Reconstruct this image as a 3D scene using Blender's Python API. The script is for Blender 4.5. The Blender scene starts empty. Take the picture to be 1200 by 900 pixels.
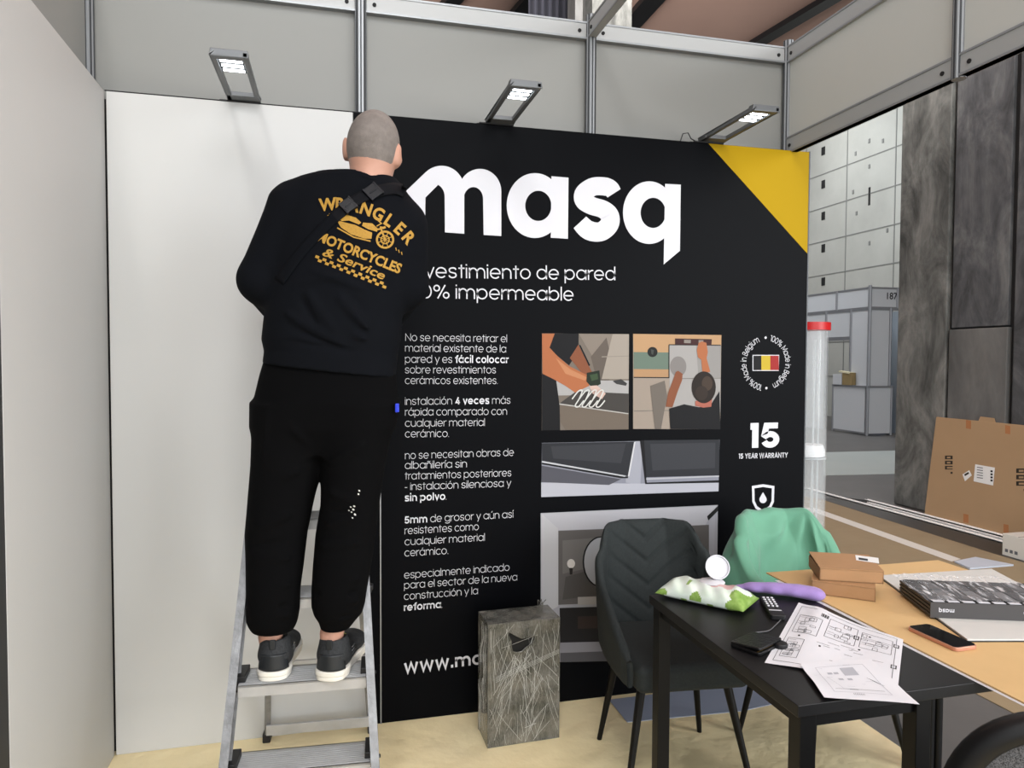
import bpy, bmesh, math, random
import numpy as np
from mathutils import Vector, Matrix, Euler
from mathutils.bvhtree import BVHTree

random.seed(7); rng = np.random.default_rng(7)
SC = bpy.context.scene
COL = SC.collection
PI = math.pi

# ------------------------------------------------------------------ camera
YAW, PITCH, ROLL, FPX = 0.2471294, -0.0343382, 0.0040133, 832.0
CAM = Vector((0.8141936, -2.9444183, 1.5139804))
_F = Vector((math.sin(YAW)*math.cos(PITCH), math.cos(YAW)*math.cos(PITCH), math.sin(PITCH)))
_R = Vector((math.cos(YAW), -math.sin(YAW), 0)); _U = _R.cross(_F)
CR = _R*math.cos(ROLL) + _U*math.sin(ROLL); CU = -_R*math.sin(ROLL) + _U*math.cos(ROLL); CF = _F
cd = bpy.data.cameras.new('camera'); cam = bpy.data.objects.new('camera', cd); COL.objects.link(cam)
cam.matrix_world = Matrix(((CR.x, CU.x, -CF.x, CAM.x), (CR.y, CU.y, -CF.y, CAM.y), (CR.z, CU.z, -CF.z, CAM.z), (0, 0, 0, 1)))
cd.sensor_width = 36; cd.lens = FPX/1200*36; cd.clip_start = 0.05; cd.clip_end = 200
SC.camera = cam
SC.view_settings.view_transform = 'Standard'; SC.view_settings.look = 'None'
SC.view_settings.exposure = 0.0; SC.view_settings.gamma = 1.0; SC.view_settings.use_curve_mapping = False

# ------------------------------------------------------------------ light
W = bpy.data.worlds.new('world'); SC.world = W; W.use_nodes = True
W.node_tree.nodes['Background'].inputs[0].default_value = (0.93, 0.97, 1.0, 1)
W.node_tree.nodes['Background'].inputs[1].default_value = 1.1

def area_light(name, loc, target, size, power, col=(1, 1, 1), size_y=None, spread=PI):
    l = bpy.data.lights.new(name, 'AREA'); l.energy = power; l.color = col; l.size = size
    if size_y: l.shape = 'RECTANGLE'; l.size_y = size_y
    l.spread = spread
    o = bpy.data.objects.new(name, l); COL.objects.link(o); o.location = loc
    o.rotation_euler = (Vector(target)-Vector(loc)).to_track_quat('-Z', 'Y').to_euler()
    return o
area_light('hall_spotlight', (-0.9, -6.6, 8.6), (1.2, -0.2, 1.0), 0.7, 15, (1.0, 0.98, 0.95), spread=1.2)
area_light('left_wall_fill', (7.6, -7.4, 2.8), (0.3, -0.5, 1.0), 4.6, 640, (0.97, 0.985, 1.0))  # added low fill from the right, lifts the left wall
area_light('hall_lamps_overhead', (1.0, -7.6, 8.4), (1.2, -0.6, 0.6), 5.0, 600, (0.97, 0.985, 1.0))
area_light('back_wall_fill', (1.2, -10.0, 2.9), (0.9, -0.4, 1.0), 4.6, 250, (0.98, 0.99, 1.0))  # added low fill behind the camera, evens out the back wall
area_light('hall_lamps_over_aisle', (6.0, 1.0, 8.3), (6.3, 2.0, 0), 6.0, 140, (0.86, 0.94, 1.0))
area_light('hall_lamps_over_far_booth', (9.6, 11.0, 8.3), (11.5, 11.0, 0), 5.0, 470, (0.90, 0.96, 1.0))
area_light('wall_washer', (13.0, 13.2, 8.7), (14.0, 13.2, 5.6), 0.4, 140, (0.97, 0.99, 1.0), size_y=9.0)
area_light('ceiling_fill', (3.4, -1.6, 5.6), (4.4, 5.5, 8.9), 3.0, 1100, (1.0, 0.97, 0.94), spread=1.7)  # added light without a fitting, aimed up to brighten the ceiling

# ------------------------------------------------------------------ helpers
def ray(u, v): return CF + CR*((u-600)/FPX) - CU*((v-450)/FPX)
def at_y(u, v, y=0.0):
    d = ray(u, v); return CAM + d*((y-CAM.y)/d.y)
def at_z(u, v, z=0.0):
    d = ray(u, v); return CAM + d*((z-CAM.z)/d.z)
def at_x(u, v, x=0.0):
    d = ray(u, v); return CAM + d*((x-CAM.x)/d.x)

def lin(c):
    c = c/255.0
    return c/12.92 if c <= 0.04045 else ((c+0.055)/1.055)**2.4
def rgb(*c): return tuple(lin(x) for x in c) + (1.0,)

MATS = {}
def mat(name, col, rough=0.5, metal=0.0, noise=None, bump=None, spec=0.5, alpha=1.0, trans=0.0, sheen=0.0, coat=0.0, emit=None, ior=1.45):
    """principled surface; noise = (scale, other colour, contrast) ; bump = (scale, strength)"""
    if name in MATS: return MATS[name]
    m = bpy.data.materials.new(name); m.use_nodes = True; nt = m.node_tree; b = nt.nodes['Principled BSDF']
    c = rgb(*col); b.inputs['Base Color'].default_value = c
    b.inputs['Roughness'].default_value = rough; b.inputs['Metallic'].default_value = metal
    b.inputs['Specular IOR Level'].default_value = spec; b.inputs['Alpha'].default_value = alpha
    b.inputs['Transmission Weight'].default_value = trans; b.inputs['Sheen Weight'].default_value = sheen
    b.inputs['Coat Weight'].default_value = coat; b.inputs['IOR'].default_value = ior
    if emit:
        b.inputs['Emission Color'].default_value = rgb(*emit[0]); b.inputs['Emission Strength'].default_value = emit[1]
    tc = None
    if noise or bump:
        tc = nt.nodes.new('ShaderNodeTexCoord')
    if noise:
        n = nt.nodes.new('ShaderNodeTexNoise'); n.inputs['Scale'].default_value = noise[0]; n.inputs['Detail'].default_value = 6
        n.inputs['Roughness'].default_value = 0.6
        nt.links.new(tc.outputs['Object'], n.inputs['Vector'])
        r = nt.nodes.new('ShaderNodeValToRGB'); k = noise[2] if len(noise) > 2 else 0.2
        r.color_ramp.elements[0].position = 0.5-k; r.color_ramp.elements[1].position = 0.5+k
        r.color_ramp.elements[0].color = c; r.color_ramp.elements[1].color = rgb(*noise[1])
        nt.links.new(n.outputs['Fac'], r.inputs['Fac']); nt.links.new(r.outputs['Color'], b.inputs['Base Color'])
    if bump:
        n2 = nt.nodes.new('ShaderNodeTexNoise'); n2.inputs['Scale'].default_value = bump[0]; n2.inputs['Detail'].default_value = 5
        nt.links.new(tc.outputs['Object'], n2.inputs['Vector'])
        bp = nt.nodes.new('ShaderNodeBump'); bp.inputs['Strength'].default_value = bump[1]; bp.inputs['Distance'].default_value = 0.01
        nt.links.new(n2.outputs['Fac'], bp.inputs['Height']); nt.links.new(bp.outputs['Normal'], b.inputs['Normal'])
    MATS[name] = m
    return m

class MB:
    """collects shapes, then links them as one mesh object"""
    def __init__(s): s.v = []; s.f = []; s.fm = []; s.mats = []
    def mi(s, m):
        if m not in s.mats: s.mats.append(m)
        return s.mats.index(m)
    def add(s, vs, fs, m):
        k = len(s.v); i = s.mi(m)
        s.v.extend([tuple(x) for x in vs]); s.f.extend([tuple(a+k for a in f) for f in fs]); s.fm.extend([i]*len(fs))
    def box(s, c, d, m, R=None):
        x, y, z = d[0]/2, d[1]/2, d[2]/2
        vs = [Vector(p) for p in ((-x,-y,-z),(x,-y,-z),(x,y,-z),(-x,y,-z),(-x,-y,z),(x,-y,z),(x,y,z),(-x,y,z))]
        if R is not None: vs = [R @ p for p in vs]
        vs = [p+Vector(c) for p in vs]
        s.add(vs, [(0,3,2,1),(4,5,6,7),(0,1,5,4),(1,2,6,5),(2,3,7,6),(3,0,4,7)], m)
    def span(s, a, b, m):
        s.box([(a[i]+b[i])/2 for i in range(3)], [abs(b[i]-a[i]) for i in range(3)], m)
    def prism(s, poly, o, ex, ey, ez, m, t=None):
        """poly (2d) in frame o + x ex + y ey, extruded along ez (vector, full thickness)"""
        o, ex, ey, ez = Vector(o), Vector(ex), Vector(ey), Vector(ez)
        n = len(poly); a = [o+ex*p[0]+ey*p[1] for p in poly]; b = [p+ez for p in a]
        s.add(a+b, [tuple(range(n))[::-1], tuple(range(n, 2*n))] + [(i, (i+1) % n, n+(i+1) % n, n+i) for i in range(n)], m)
    def bar(s, p0, p1, w, h, m, up=(0, 0, 1)):
        p0, p1 = Vector(p0), Vector(p1); d = (p1-p0).normalized(); u = Vector(up)
        x = d.cross(u).normalized(); y = x.cross(d).normalized()
        a = [(-w/2,-h/2),(w/2,-h/2),(w/2,h/2),(-w/2,h/2)]
        s.prism(a, p0, x, y, p1-p0, m)
    def tube(s, pts, r, m, n=8, closed=False):
        pts = [Vector(p) for p in pts]; N = len(pts)
        rs = r if isinstance(r, (list, tuple)) else [r]*N
        vs = []; fs = []; ref = None
        for i, p in enumerate(pts):
            a = pts[(i-1) % N] if (closed or i > 0) else p
            b = pts[(i+1) % N] if (closed or i < N-1) else p
            t = (b-a).normalized()
            if ref is None: ref = t.orthogonal().normalized()
            x = (ref - t*ref.dot(t)); x = x.normalized() if x.length > 1e-6 else t.orthogonal().normalized(); ref = x
            y = t.cross(x)
            for k in range(n):
                q = 2*PI*k/n; vs.append(p + (x*math.cos(q)+y*math.sin(q))*rs[i])
        M = N if closed else N-1
        for i in range(M):
            for k in range(n):
                j = (i+1) % N
                fs.append((i*n+k, i*n+(k+1) % n, j*n+(k+1) % n, j*n+k))
        if not closed: fs += [tuple(range(n))[::-1], tuple(range((N-1)*n, N*n))]
        s.add(vs, fs, m)
    def lathe(s, prof, c, m, n=24, R=None):
        vs = []; fs = []; K = len(prof); c = Vector(c)
        for r, z in prof:
            for k in range(n):
                q = 2*PI*k/n; p = Vector((r*math.cos(q), r*math.sin(q), z))
                vs.append(c + (R @ p if R is not None else p))
        for i in range(K-1):
            for k in range(n): fs.append((i*n+k, i*n+(k+1) % n, (i+1)*n+(k+1) % n, (i+1)*n+k))
        fs += [tuple(range(n))[::-1], tuple(range((K-1)*n, K*n))]
        s.add(vs, fs, m)
    def grid(s, fn, nu, nv, m, wrap=False):
        vs = [fn(i/nu, j/nv) for j in range(nv+1) for i in range(nu+1)]
        fs = [(j*(nu+1)+i, j*(nu+1)+i+1, (j+1)*(nu+1)+i+1, (j+1)*(nu+1)+i) for j in range(nv) for i in range(nu)]
        s.add(vs, fs, m)
    def flat(s, pts, m): s.add(pts, [tuple(range(len(pts)))], m)
    def build(s, name, parent=None, smooth=None, bevel=None, seg=2, solid=None, sub=0, label=None, loc=None, weld=True):
        me = bpy.data.meshes.new(name); me.from_pydata([tuple(p) for p in s.v], [], s.f)
        for m in s.mats: me.materials.append(m)
        me.polygons.foreach_set('material_index', s.fm)
        bm = bmesh.new(); bm.from_mesh(me)
        if weld: bmesh.ops.remove_doubles(bm, verts=bm.verts, dist=1e-6)
        if weld and not solid: bmesh.ops.recalc_face_normals(bm, faces=bm.faces)
        bm.to_mesh(me); bm.free()
        if smooth is not None:
            for p in me.polygons: p.use_smooth = True
            if smooth < 180: me.set_sharp_from_angle(angle=math.radians(smooth))
        o = bpy.data.objects.new(name, me); COL.objects.link(o)
        if parent: o.parent = parent
        if loc: o.location = loc
        if solid:
            q = o.modifiers.new('s', 'SOLIDIFY'); q.thickness = solid; q.offset = 0
        if bevel:
            q = o.modifiers.new('b', 'BEVEL'); q.width = bevel; q.segments = seg; q.limit_method = 'ANGLE'; q.angle_limit = math.radians(40)
            if smooth is None:
                for p in me.polygons: p.use_smooth = True
                q.harden_normals = True
        if sub:
            q = o.modifiers.new('d', 'SUBSURF'); q.levels = sub; q.render_levels = sub
        if label: o['label'] = label
        return o

def tag(o, label, cat, group=None, kind=None):
    o['label'] = label; o['category'] = cat
    if group: o['group'] = group
    if kind: o['kind'] = kind
    return o
def thing(name, label, cat, loc=(0, 0, 0), rz=0.0, group=None):
    o = bpy.data.objects.new(name, None); COL.objects.link(o); o.location = loc; o.rotation_euler = (0, 0, rz)
    o.empty_display_size = 0.1
    return tag(o, label, cat, group)
def structure(o): o['kind'] = 'structure'; return o

# ---- lettering: a monoline geometric alphabet drawn as strokes (size 1 = em) ----
def _el(cx, cy, rx, ry, a0, a1, n=22): return [(cx+rx*math.cos(math.radians(a0+(a1-a0)*i/n)), cy+ry*math.sin(math.radians(a0+(a1-a0)*i/n))) for i in range(n+1)]
def letter(ch, w):
    """strokes [(points, closed)] and advance of one glyph at stroke weight w"""
    h = w/2; X, A, Cp, D = 0.55, 0.75, 0.70, -0.20
    acc = {'\u00e1': 'a', '\u00e9': 'e', '\u00ed': 'i', '\u00f3': 'o', '\u00fa': 'u'}
    if ch in acc:
        s, a = letter(acc[ch], w); s = [q for q in s if not (ch == '\u00ed' and q[0][0][1] > 0.6)]; x = a/2
        return s+[([(x-0.03, 0.63), (x+0.07, 0.76)], False)], a
    if ch == '\u00f1':
        s, a = letter('n', w); return s+[([(0.10, 0.64), (0.18, 0.70), (0.32, 0.64), (0.40, 0.70)], False)], a
    o = lambda a0=0, a1=360, cx=0.29: _el(cx, X/2, 0.29-h, X/2+0.012-h, a0, a1, 30)
    arch = lambda x0, x1, y=0.30: _el((x0+x1)/2, y, (x1-x0)/2, X+0.01-h-y, 180, 0, 14)+[(x1, 0)]
    st = lambda x, y0, y1: ([(x, y0), (x, y1)], False)
    r = .58-h
    if ch == 'a': return [(o(), True), st(r, 0, X)], .58
    if ch == 'b': return [(o(), True), st(h, 0, A)], .58
    if ch == 'c': return [(o(42, 318), False)], .52
    if ch == 'd': return [(o(), True), st(r, 0, A)], .58
    if ch == 'e': return [(o(0, 318), False), ([(h, X/2-h*.2), (r+h*.9, X/2-h*.2)], False)], .57
    if ch == 'f': return [([(.12+h, 0), (.12+h, .55)]+_el(.27+h, .58, .15, A-h-.58, 180, 80, 10), False), ([(0, X-h), (.32, X-h)], False)], .33
    if ch == 'g': return [(o(), True), ([(r, X), (r, 0)]+_el(.29, -.01, r-.29, .2-h, 0, -150, 14), False)], .58
    if ch == 'h': return [st(h, 0, A), (arch(h, .51-h), False)], .51
    if ch == 'i': return [st(h*1.1, 0, X), ([(h*1.1, .655), (h*1.1, .655+w*1.15)], False)], w*1.1
    if ch == 'l': return [st(h, 0, A)], w
    if ch == 'm': return [st(h, 0, X), (arch(h, .435), False), (arch(.435, .87-h), False)], .87
    if ch == 'n': return [st(h, 0, X), (arch(h, .51-h), False)], .51
    if ch == 'o': return [(o(), True)], .58
    if ch == 'p': return [(o(), True), st(h, D, X)], .58
    if ch == 'q': return [(o(), True), st(r, D, X)], .58
    if ch == 'r': return [st(h, 0, X), (_el(.27, .28, .27-h, X-h-.28, 180, 80, 10), False)], .30
    if ch == 's': return [(catmull([(.43-h, .43), (.36, .515-h*.4), (.24, X-h+.01), (.10, .50-h*.3), (h+.02, .40), (.11, .31), (.24, .275), (.36, .24), (.44-h, .145), (.36, .05+h*.3), (.23, h-.01), (.10, .04+h*.4), (h, .14)], 44), False)], .45
    if ch == 't': return [st(.12+h, 0, .70), ([(0, X-h), (.32, X-h)], False)], .33
    if ch == 'u': return [(([(h, X), (h, .25)]+_el(.255, .25, .255-h, .26-h, 180, 360, 14)), False), st(.51-h, 0, X)], .51
    if ch == 'v': return [([(h*.9, X), (.25, h*.4), (.50-h*.9, X)], False)], .50
    if ch == 'w': return [([(h*.9, X), (.20, h*.4), (.38, X-h*.4), (.56, h*.4), (.76-h*.9, X)], False)], .76
    if ch == 'x': return [([(h, 0), (.46-h, X)], False), ([(h, X), (.46-h, 0)], False)], .46
    if ch == 'y': return [([(h*.9, X), (.26, .02)], False), ([(.51-h*.9, X), (.15, D)], False)], .51
    if ch == 'z': return [([(0, X-h), (.42-h, X-h), (h, h), (.44, h)], False)], .44
    if ch == '.': return [([(w*.65, 0), (w*.65, w*1.3)], False)], w*1.3
    if ch == '-': return [([(0, .26), (.24, .26)], False)], .24
    # capitals and figures
    if ch in 'O0': k = .36 if ch == 'O' else .28; return [(_el(k, Cp/2, k-h, Cp/2+.01-h, 0, 360, 32), True)], 2*k
    if ch == 'N': return [([(h, 0), (h, Cp-h*.5), (.60-h, h*.5), (.60-h, Cp)], False)], .60
    if ch == 'M': return [([(h, 0), (h, Cp-h*.5), (.37, .14), (.74-h, Cp-h*.5), (.74-h, 0)], False)], .74
    if ch == 'B': return [st(h, 0, Cp), ([(h, Cp-h), (.25, Cp-h)]+_el(.27, .53, .19-h, .17-h, 90, -90, 10)+[(h, .37)], False), ([(h, .37), (.27, .37)]+_el(.28, .185, .24-h, .185-h, 90, -90, 10)+[(h, h)], False)], .53
    if ch in 'RP':
        s = [st(h, 0, Cp), ([(h, Cp-h), (.27, Cp-h)]+_el(.28, .49, .22-h, .21-h, 90, -90, 12)+[(h, .28+h)], False)]
        if ch == 'R': s.append(([(.24, .29), (.49-h*.6, 0)], False))
        return s, .51
    if ch == 'W': return [([(h*.8, Cp), (.24, h*.4), (.45, Cp-h*.4), (.66, h*.4), (.90-h*.8, Cp)], False)], .90
    if ch == 'A': return [([(h*.8, 0), (.33, Cp-h*.4), (.66-h*.8, 0)], False), ([(.15, .22), (.51, .22)], False)], .66
    if ch == 'T': return [st(.27, 0, Cp), ([(0, Cp-h), (.54, Cp-h)], False)], .54
    if ch == 'Y': return [([(h*.8, Cp), (.29, .30), (.58-h*.8, Cp)], False), st(.29, 0, .32)], .58
    if ch in 'EF':
        s = [st(h, 0, Cp), ([(0, Cp-h), (.44, Cp-h)], False), ([(0, .36), (.40, .36)], False)]
        return (s+[([(0, h), (.44, h)], False)] if ch == 'E' else s), .45
    if ch == '1': return [([(0, Cp-h), (.24-h, Cp-h), (.24-h, 0)], False)], .24
    if ch == '4': return [([(.52, .17), (h*1.5, .17), (.36, Cp-h*.3)], False), st(.38, 0, .42)], .53
    if ch == '5': return [([(.46, Cp-h), (.12+h*.3, Cp-h), (.09, .36)]+_el(.25, .225, .255-h, .225+.01-h, 135, -160, 20), False)], .51
    if ch == '%': return [(_el(.17, .53, .17-h*.8, .17-h*.8, 0, 360, 18), True), (_el(.66, .17, .17-h*.8, .17-h*.8, 0, 360, 18), True), ([(.22, 0), (.61, Cp)], False)], .83
    return [([(0, .3), (.2, .3)], False)], .2
def catmull(P, n=60):
    P = np.array(P, float); q = np.linspace(0, len(P)-1, n); out = []
    for k in q:
        i = min(int(k), len(P)-2); f = k-i; p0, p1, p2, p3 = P[max(i-1, 0)], P[i], P[i+1], P[min(i+2, len(P)-1)]
        out.append(tuple(0.5*((2*p1)+(-p0+p2)*f+(2*p0-5*p1+4*p2-p3)*f*f+(-p0+3*p1-3*p2+p3)*f**3)))
    return out
def ribbon(P, w, closed=False):
    """quads of a stroke with mitred corners"""
    P = np.array(P, float)
    if closed: P = P[:-1]
    N = len(P); V = []; h = w/2
    for i in range(N):
        a = P[i]-P[i-1] if (closed or i > 0) else P[i+1]-P[i]
        b = P[(i+1) % N]-P[i] if (closed or i < N-1) else a
        a = a/(np.linalg.norm(a)+1e-9); b = b/(np.linalg.norm(b)+1e-9)
        n1 = np.array((-a[1], a[0])); n2 = np.array((-b[1], b[0])); m = n1+n2; L = np.linalg.norm(m); m = m/L if L > 1e-3 else n1
        k = h/max(0.45, float(m@n1)); V += [P[i]+m*k, P[i]-m*k]
    M = N if closed else N-1
    return V, [(2*i, 2*i+1, 2*((i+1) % N)+1, 2*((i+1) % N)) for i in range(M)]
_TC = {}
def glyphs(body, w, track=0.085):
    key = (body, w)
    if key in _TC: return _TC[key]
    V = []; Fs = []; x = 0.0
    for ch in body:
        if ch == ' ': x += 0.24; continue
        s, adv = letter(ch, w)
        for pts, cl in s:
            v, f = ribbon(pts, w, cl); n = len(V); V += [(p[0]+x, p[1]) for p in v]; Fs += [tuple(i+n for i in q) for q in f]
        x += adv+track*(1.0 if ch not in 'ftrvyTAY' else 0.6)
    _TC[key] = (np.array(V).reshape(-1, 2), Fs)
    return _TC[key]
def glyphs_font(body, bold=0.0):
    """verts (n,2), faces from the built-in font; size 1"""
    cu = bpy.data.curves.new('t', 'FONT'); cu.body = body; cu.size = 1.0; cu.offset = bold; cu.resolution_u = 4
    ob = bpy.data.objects.new('t', cu); COL.objects.link(ob)
    me = bpy.data.meshes.new_from_object(ob.evaluated_get(bpy.context.evaluated_depsgraph_get()))
    v = np.array([(p.co.x, p.co.y) for p in me.vertices]).reshape(-1, 2); f = [tuple(p.vertices) for p in me.polygons]
    bpy.data.objects.remove(ob); bpy.data.curves.remove(cu); bpy.data.meshes.remove(me)
    return v, f
def text_run(segs, gap=0.33):
    """segs = [(text, bold)], laid out on one line; returns verts, faces, width"""
    V = []; Fs = []; x = 0; n = 0
    for t, b in segs:
        v, f = glyphs(t, b)
        lead = gap if (V and t[:1] != '.') else (0.06 if V else 0)
        v2 = v.copy(); v2[:, 0] += x+lead-(v[:, 0].min())
        V.append(v2); Fs += [tuple(i+n for i in q) for q in f]; n += len(v); x = v2[:, 0].max()
    V = np.concatenate(V); return V, Fs, x
def put_text(mb, segs, o, ex, ey, size, m, width=None, center=False):
    """draw a run in the plane o + ex*x + ey*y"""
    if isinstance(segs, str): segs = [(segs, 0.07)]
    V, Fs, w = text_run(segs)
    sx = width/w if width else size
    o, ex, ey = Vector(o), Vector(ex), Vector(ey)
    dx = -w*sx/2 if center else 0
    mb.add([o + ex*(p[0]*sx+dx) + ey*(p[1]*size) for p in V], Fs, m)

# ---- implicit surfaces for bodies, clothes, soft things ---------------------
class SDF:
    def __init__(s, lo, hi, h):
        s.lo = np.array(lo, float); s.h = h; s.n = np.ceil((np.array(hi)-s.lo)/h).astype(int)+1
        s.F = np.full(s.n, 0.2, np.float32)
    def sub(s, lo, hi):
        a = np.clip(np.floor((np.array(lo)-s.lo)/s.h).astype(int), 0, s.n); b = np.clip(np.ceil((np.array(hi)-s.lo)/s.h).astype(int)+1, 0, s.n)
        sl = tuple(slice(i, j) for i, j in zip(a, b))
        g = np.meshgrid(*[s.lo[k]+s.h*np.arange(a[k], b[k]) for k in range(3)], indexing='ij')
        return sl, g
    def put(s, sl, d, k, mode='u'):
        A = s.F[sl]
        if A.size == 0: return
        if mode == 'u':
            if k > 0:
                t = np.clip(0.5+0.5*(A-d)/k, 0, 1); s.F[sl] = A*(1-t)+d*t-k*t*(1-t)
            else: s.F[sl] = np.minimum(A, d)
        elif mode == 'cut':
            if k > 0:
                t = np.clip(0.5-0.5*(A+d)/k, 0, 1); s.F[sl] = A*(1-t)-d*t+k*t*(1-t)
            else: s.F[sl] = np.maximum(A, -d)
    def cap(s, a, b, r0, r1=None, k=0.02, sc=(1, 1, 1), mode='u'):
        """round cone from a to b; sc squashes the cross-section per axis"""
        r1 = r0 if r1 is None else r1; a = np.array(a, float); b = np.array(b, float); R = max(r0, r1)*max(sc)+k+3*s.h
        sl, g = s.sub(np.minimum(a, b)-R, np.maximum(a, b)+R); S = np.array(sc)
        p = [(g[i]-a[i])/S[i] for i in range(3)]; ab = (b-a)/S; L = (ab**2).sum()+1e-12
        t = np.clip(sum(p[i]*ab[i] for i in range(3))/L, 0, 1)
        d = np.sqrt(sum((p[i]-ab[i]*t)**2 for i in range(3))) - (r0+(r1-r0)*t)
        s.put(sl, (d*min(sc)).astype(np.float32), k, mode)
    def ell(s, c, r, k=0.02, R=None, mode='u'):
        c = np.array(c, float); r = np.array(r, float); m = r.max()+k+3*s.h
        sl, g = s.sub(c-m, c+m); p = [g[i]-c[i] for i in range(3)]
        if R is not None:
            M = np.array(R.to_3x3() if hasattr(R, 'to_3x3') else R)
            p = [sum(M[j][i]*p[j] for j in range(3)) for i in range(3)]
        k0 = np.sqrt(sum((p[i]/r[i])**2 for i in range(3))); k1 = np.sqrt(sum((p[i]/r[i]**2)**2 for i in range(3)))+1e-9
        s.put(sl, (k0*(k0-1)/k1).astype(np.float32), k, mode)
    def loft(s, secs, k=0.02, p=2.0):
        """secs: list of (z, cx, cy, rx, ry) interpolated along z"""
        S = np.array(sorted(secs)); z0, z1 = S[0, 0], S[-1, 0]; R = S[:, 3:].max()+k+3*s.h
        sl, g = s.sub((S[:, 1].min()-R, S[:, 2].min()-R, z0-.05), (S[:, 1].max()+R, S[:, 2].max()+R, z1+.05))
        zz = np.clip(g[2], z0, z1); c = [np.interp(zz, S[:, 0], S[:, q]) for q in (1, 2, 3, 4)]
        q = (np.abs((g[0]-c[0])/c[2])**p+np.abs((g[1]-c[1])/c[3])**p)**(1/p)
        d = (q-1)*np.minimum(c[2], c[3]); d = np.maximum(d, np.abs(g[2]-(z0+z1)/2)-(z1-z0)/2)
        s.put(sl, d.astype(np.float32), k)
    def fold(s, a, b, w, amp):
        """raise (amp>0) or press (amp<0) a crease along a-b"""
        a = np.array(a, float); b = np.array(b, float); R = 3*w
        sl, g = s.sub(np.minimum(a, b)-R, np.maximum(a, b)+R); p = [g[i]-a[i] for i in range(3)]; ab = b-a
        t = np.clip(sum(p[i]*ab[i] for i in range(3))/((ab**2).sum()+1e-12), 0, 1)
        d2 = sum((p[i]-ab[i]*t)**2 for i in range(3))
        s.F[sl] -= (1.7*amp*np.exp(-d2/w**2)*np.sin(PI*np.clip(t*0.9+0.05, 0, 1))**0.5).astype(np.float32)
    def mesh(s):
        F = s.F; n = np.array(F.shape)-1
        cor = [(i, j, k) for i in (0, 1) for j in (0, 1) for k in (0, 1)]
        V = {c: F[c[0]:c[0]+n[0], c[1]:c[1]+n[1], c[2]:c[2]+n[2]] for c in cor}
        neg = sum((V[c] < 0).astype(np.int8) for c in cor); act = np.argwhere((neg > 0) & (neg < 8))
        idx = -np.ones(n, int); idx[tuple(act.T)] = np.arange(len(act))
        vals = {c: F[act[:, 0]+c[0], act[:, 1]+c[1], act[:, 2]+c[2]] for c in cor}
        P = np.zeros((len(act), 3)); cnt = np.zeros(len(act))
        for c in cor:
            for ax in range(3):
                if c[ax]: continue
                e = list(c); e[ax] = 1; e = tuple(e); a, b = vals[c], vals[e]; m = (a < 0) != (b < 0)
                t = np.where(m, a/np.where(m, a-b, 1), 0); q = np.array(c, float)[None].repeat(len(act), 0); q[:, ax] = t
                P[m] += q[m]; cnt[m] += 1
        P = (P/cnt[:, None]+act)*s.h+s.lo
        faces = []
        for ax in range(3):
            o1, o2 = [(1, 2), (2, 0), (0, 1)][ax]
            sl0 = [slice(1, -1)]*3; sl1 = [slice(1, -1)]*3; sl0[ax] = slice(0, n[ax]); sl1[ax] = slice(1, n[ax]+1)
            A = F[tuple(sl0)] < 0; B = F[tuple(sl1)] < 0
            for m, flip in ((A & ~B, False), (B & ~A, True)):
                e = np.argwhere(m)
                if len(e) == 0: continue
                base = e+1; base[:, ax] = e[:, ax]
                q = []
                for d1, d2 in ((0, 0), (1, 0), (1, 1), (0, 1)):
                    c = base.copy(); c[:, o1] -= (1-d1); c[:, o2] -= (1-d2); q.append(idx[c[:, 0], c[:, 1], c[:, 2]])
                q = np.stack(q, 1); faces.append(q[:, ::-1] if flip else q)
        faces = np.concatenate(faces); faces = faces[(faces >= 0).all(1)]
        return P, faces
    def build(s, name, m, parent=None, smooth_it=4, label=None):
        P, Fc = s.mesh()
        # light Laplacian smoothing
        e = np.concatenate([Fc[:, [0, 1]], Fc[:, [1, 2]], Fc[:, [2, 3]], Fc[:, [3, 0]]])
        for it in range(smooth_it):
            S = np.zeros_like(P); c = np.zeros(len(P))
            np.add.at(S, e[:, 0], P[e[:, 1]]); np.add.at(c, e[:, 0], 1); np.add.at(S, e[:, 1], P[e[:, 0]]); np.add.at(c, e[:, 1], 1)
            w = 0.5 if it % 2 == 0 else -0.45
            P = P+w*(S/np.maximum(c, 1)[:, None]-P)
        me = bpy.data.meshes.new(name); me.from_pydata(P.tolist(), [], Fc.tolist()); me.materials.append(m)
        for p in me.polygons: p.use_smooth = True
        o = bpy.data.objects.new(name, me); COL.objects.link(o)
        if parent: o.parent = parent
        if label: o['label'] = label
        return o

# ------------------------------------------------------------------ materials
M_white = mat('white_panel', (196, 196, 194), 0.55, bump=(3, 0.02))
M_grey = mat('pale_grey_panel', (136, 136, 132), 0.5)
M_fascia = mat('lightened_fascia_panel', (196, 196, 190), 0.5)  # grey panel colour lightened to make up for weak light on the fascia
M_alu = mat('brushed_aluminium', (150, 152, 154), 0.42, 0.6, bump=(60, 0.05))
M_alud = mat('aluminium_groove', (70, 72, 74), 0.5, 0.6)
M_alup = mat('painted_aluminium', (170, 171, 170), 0.5, 0.2)
M_black = mat('black_print', (4, 5, 8), 0.5, spec=0.07)
M_yellow = mat('yellow_print', (166, 134, 10), 0.6, spec=0.12)
M_ink = mat('white_print', (208, 208, 213), 0.6, spec=0.3)
M_dark = mat('black_plastic', (22, 22, 24), 0.45)
M_shadow = mat('dark_gap', (28, 28, 28), 0.8)
M_hfloor = mat('dark_grey_hall_floor', (84, 83, 82), 0.45, noise=(1.6, (98, 97, 95), 0.25), bump=(30, 0.05))
M_kraft_f = mat('kraft_paper_floor', (240, 222, 174), 0.6, noise=(2.2, (246, 230, 188), 0.25), bump=(4.5, 1.0))
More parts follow.
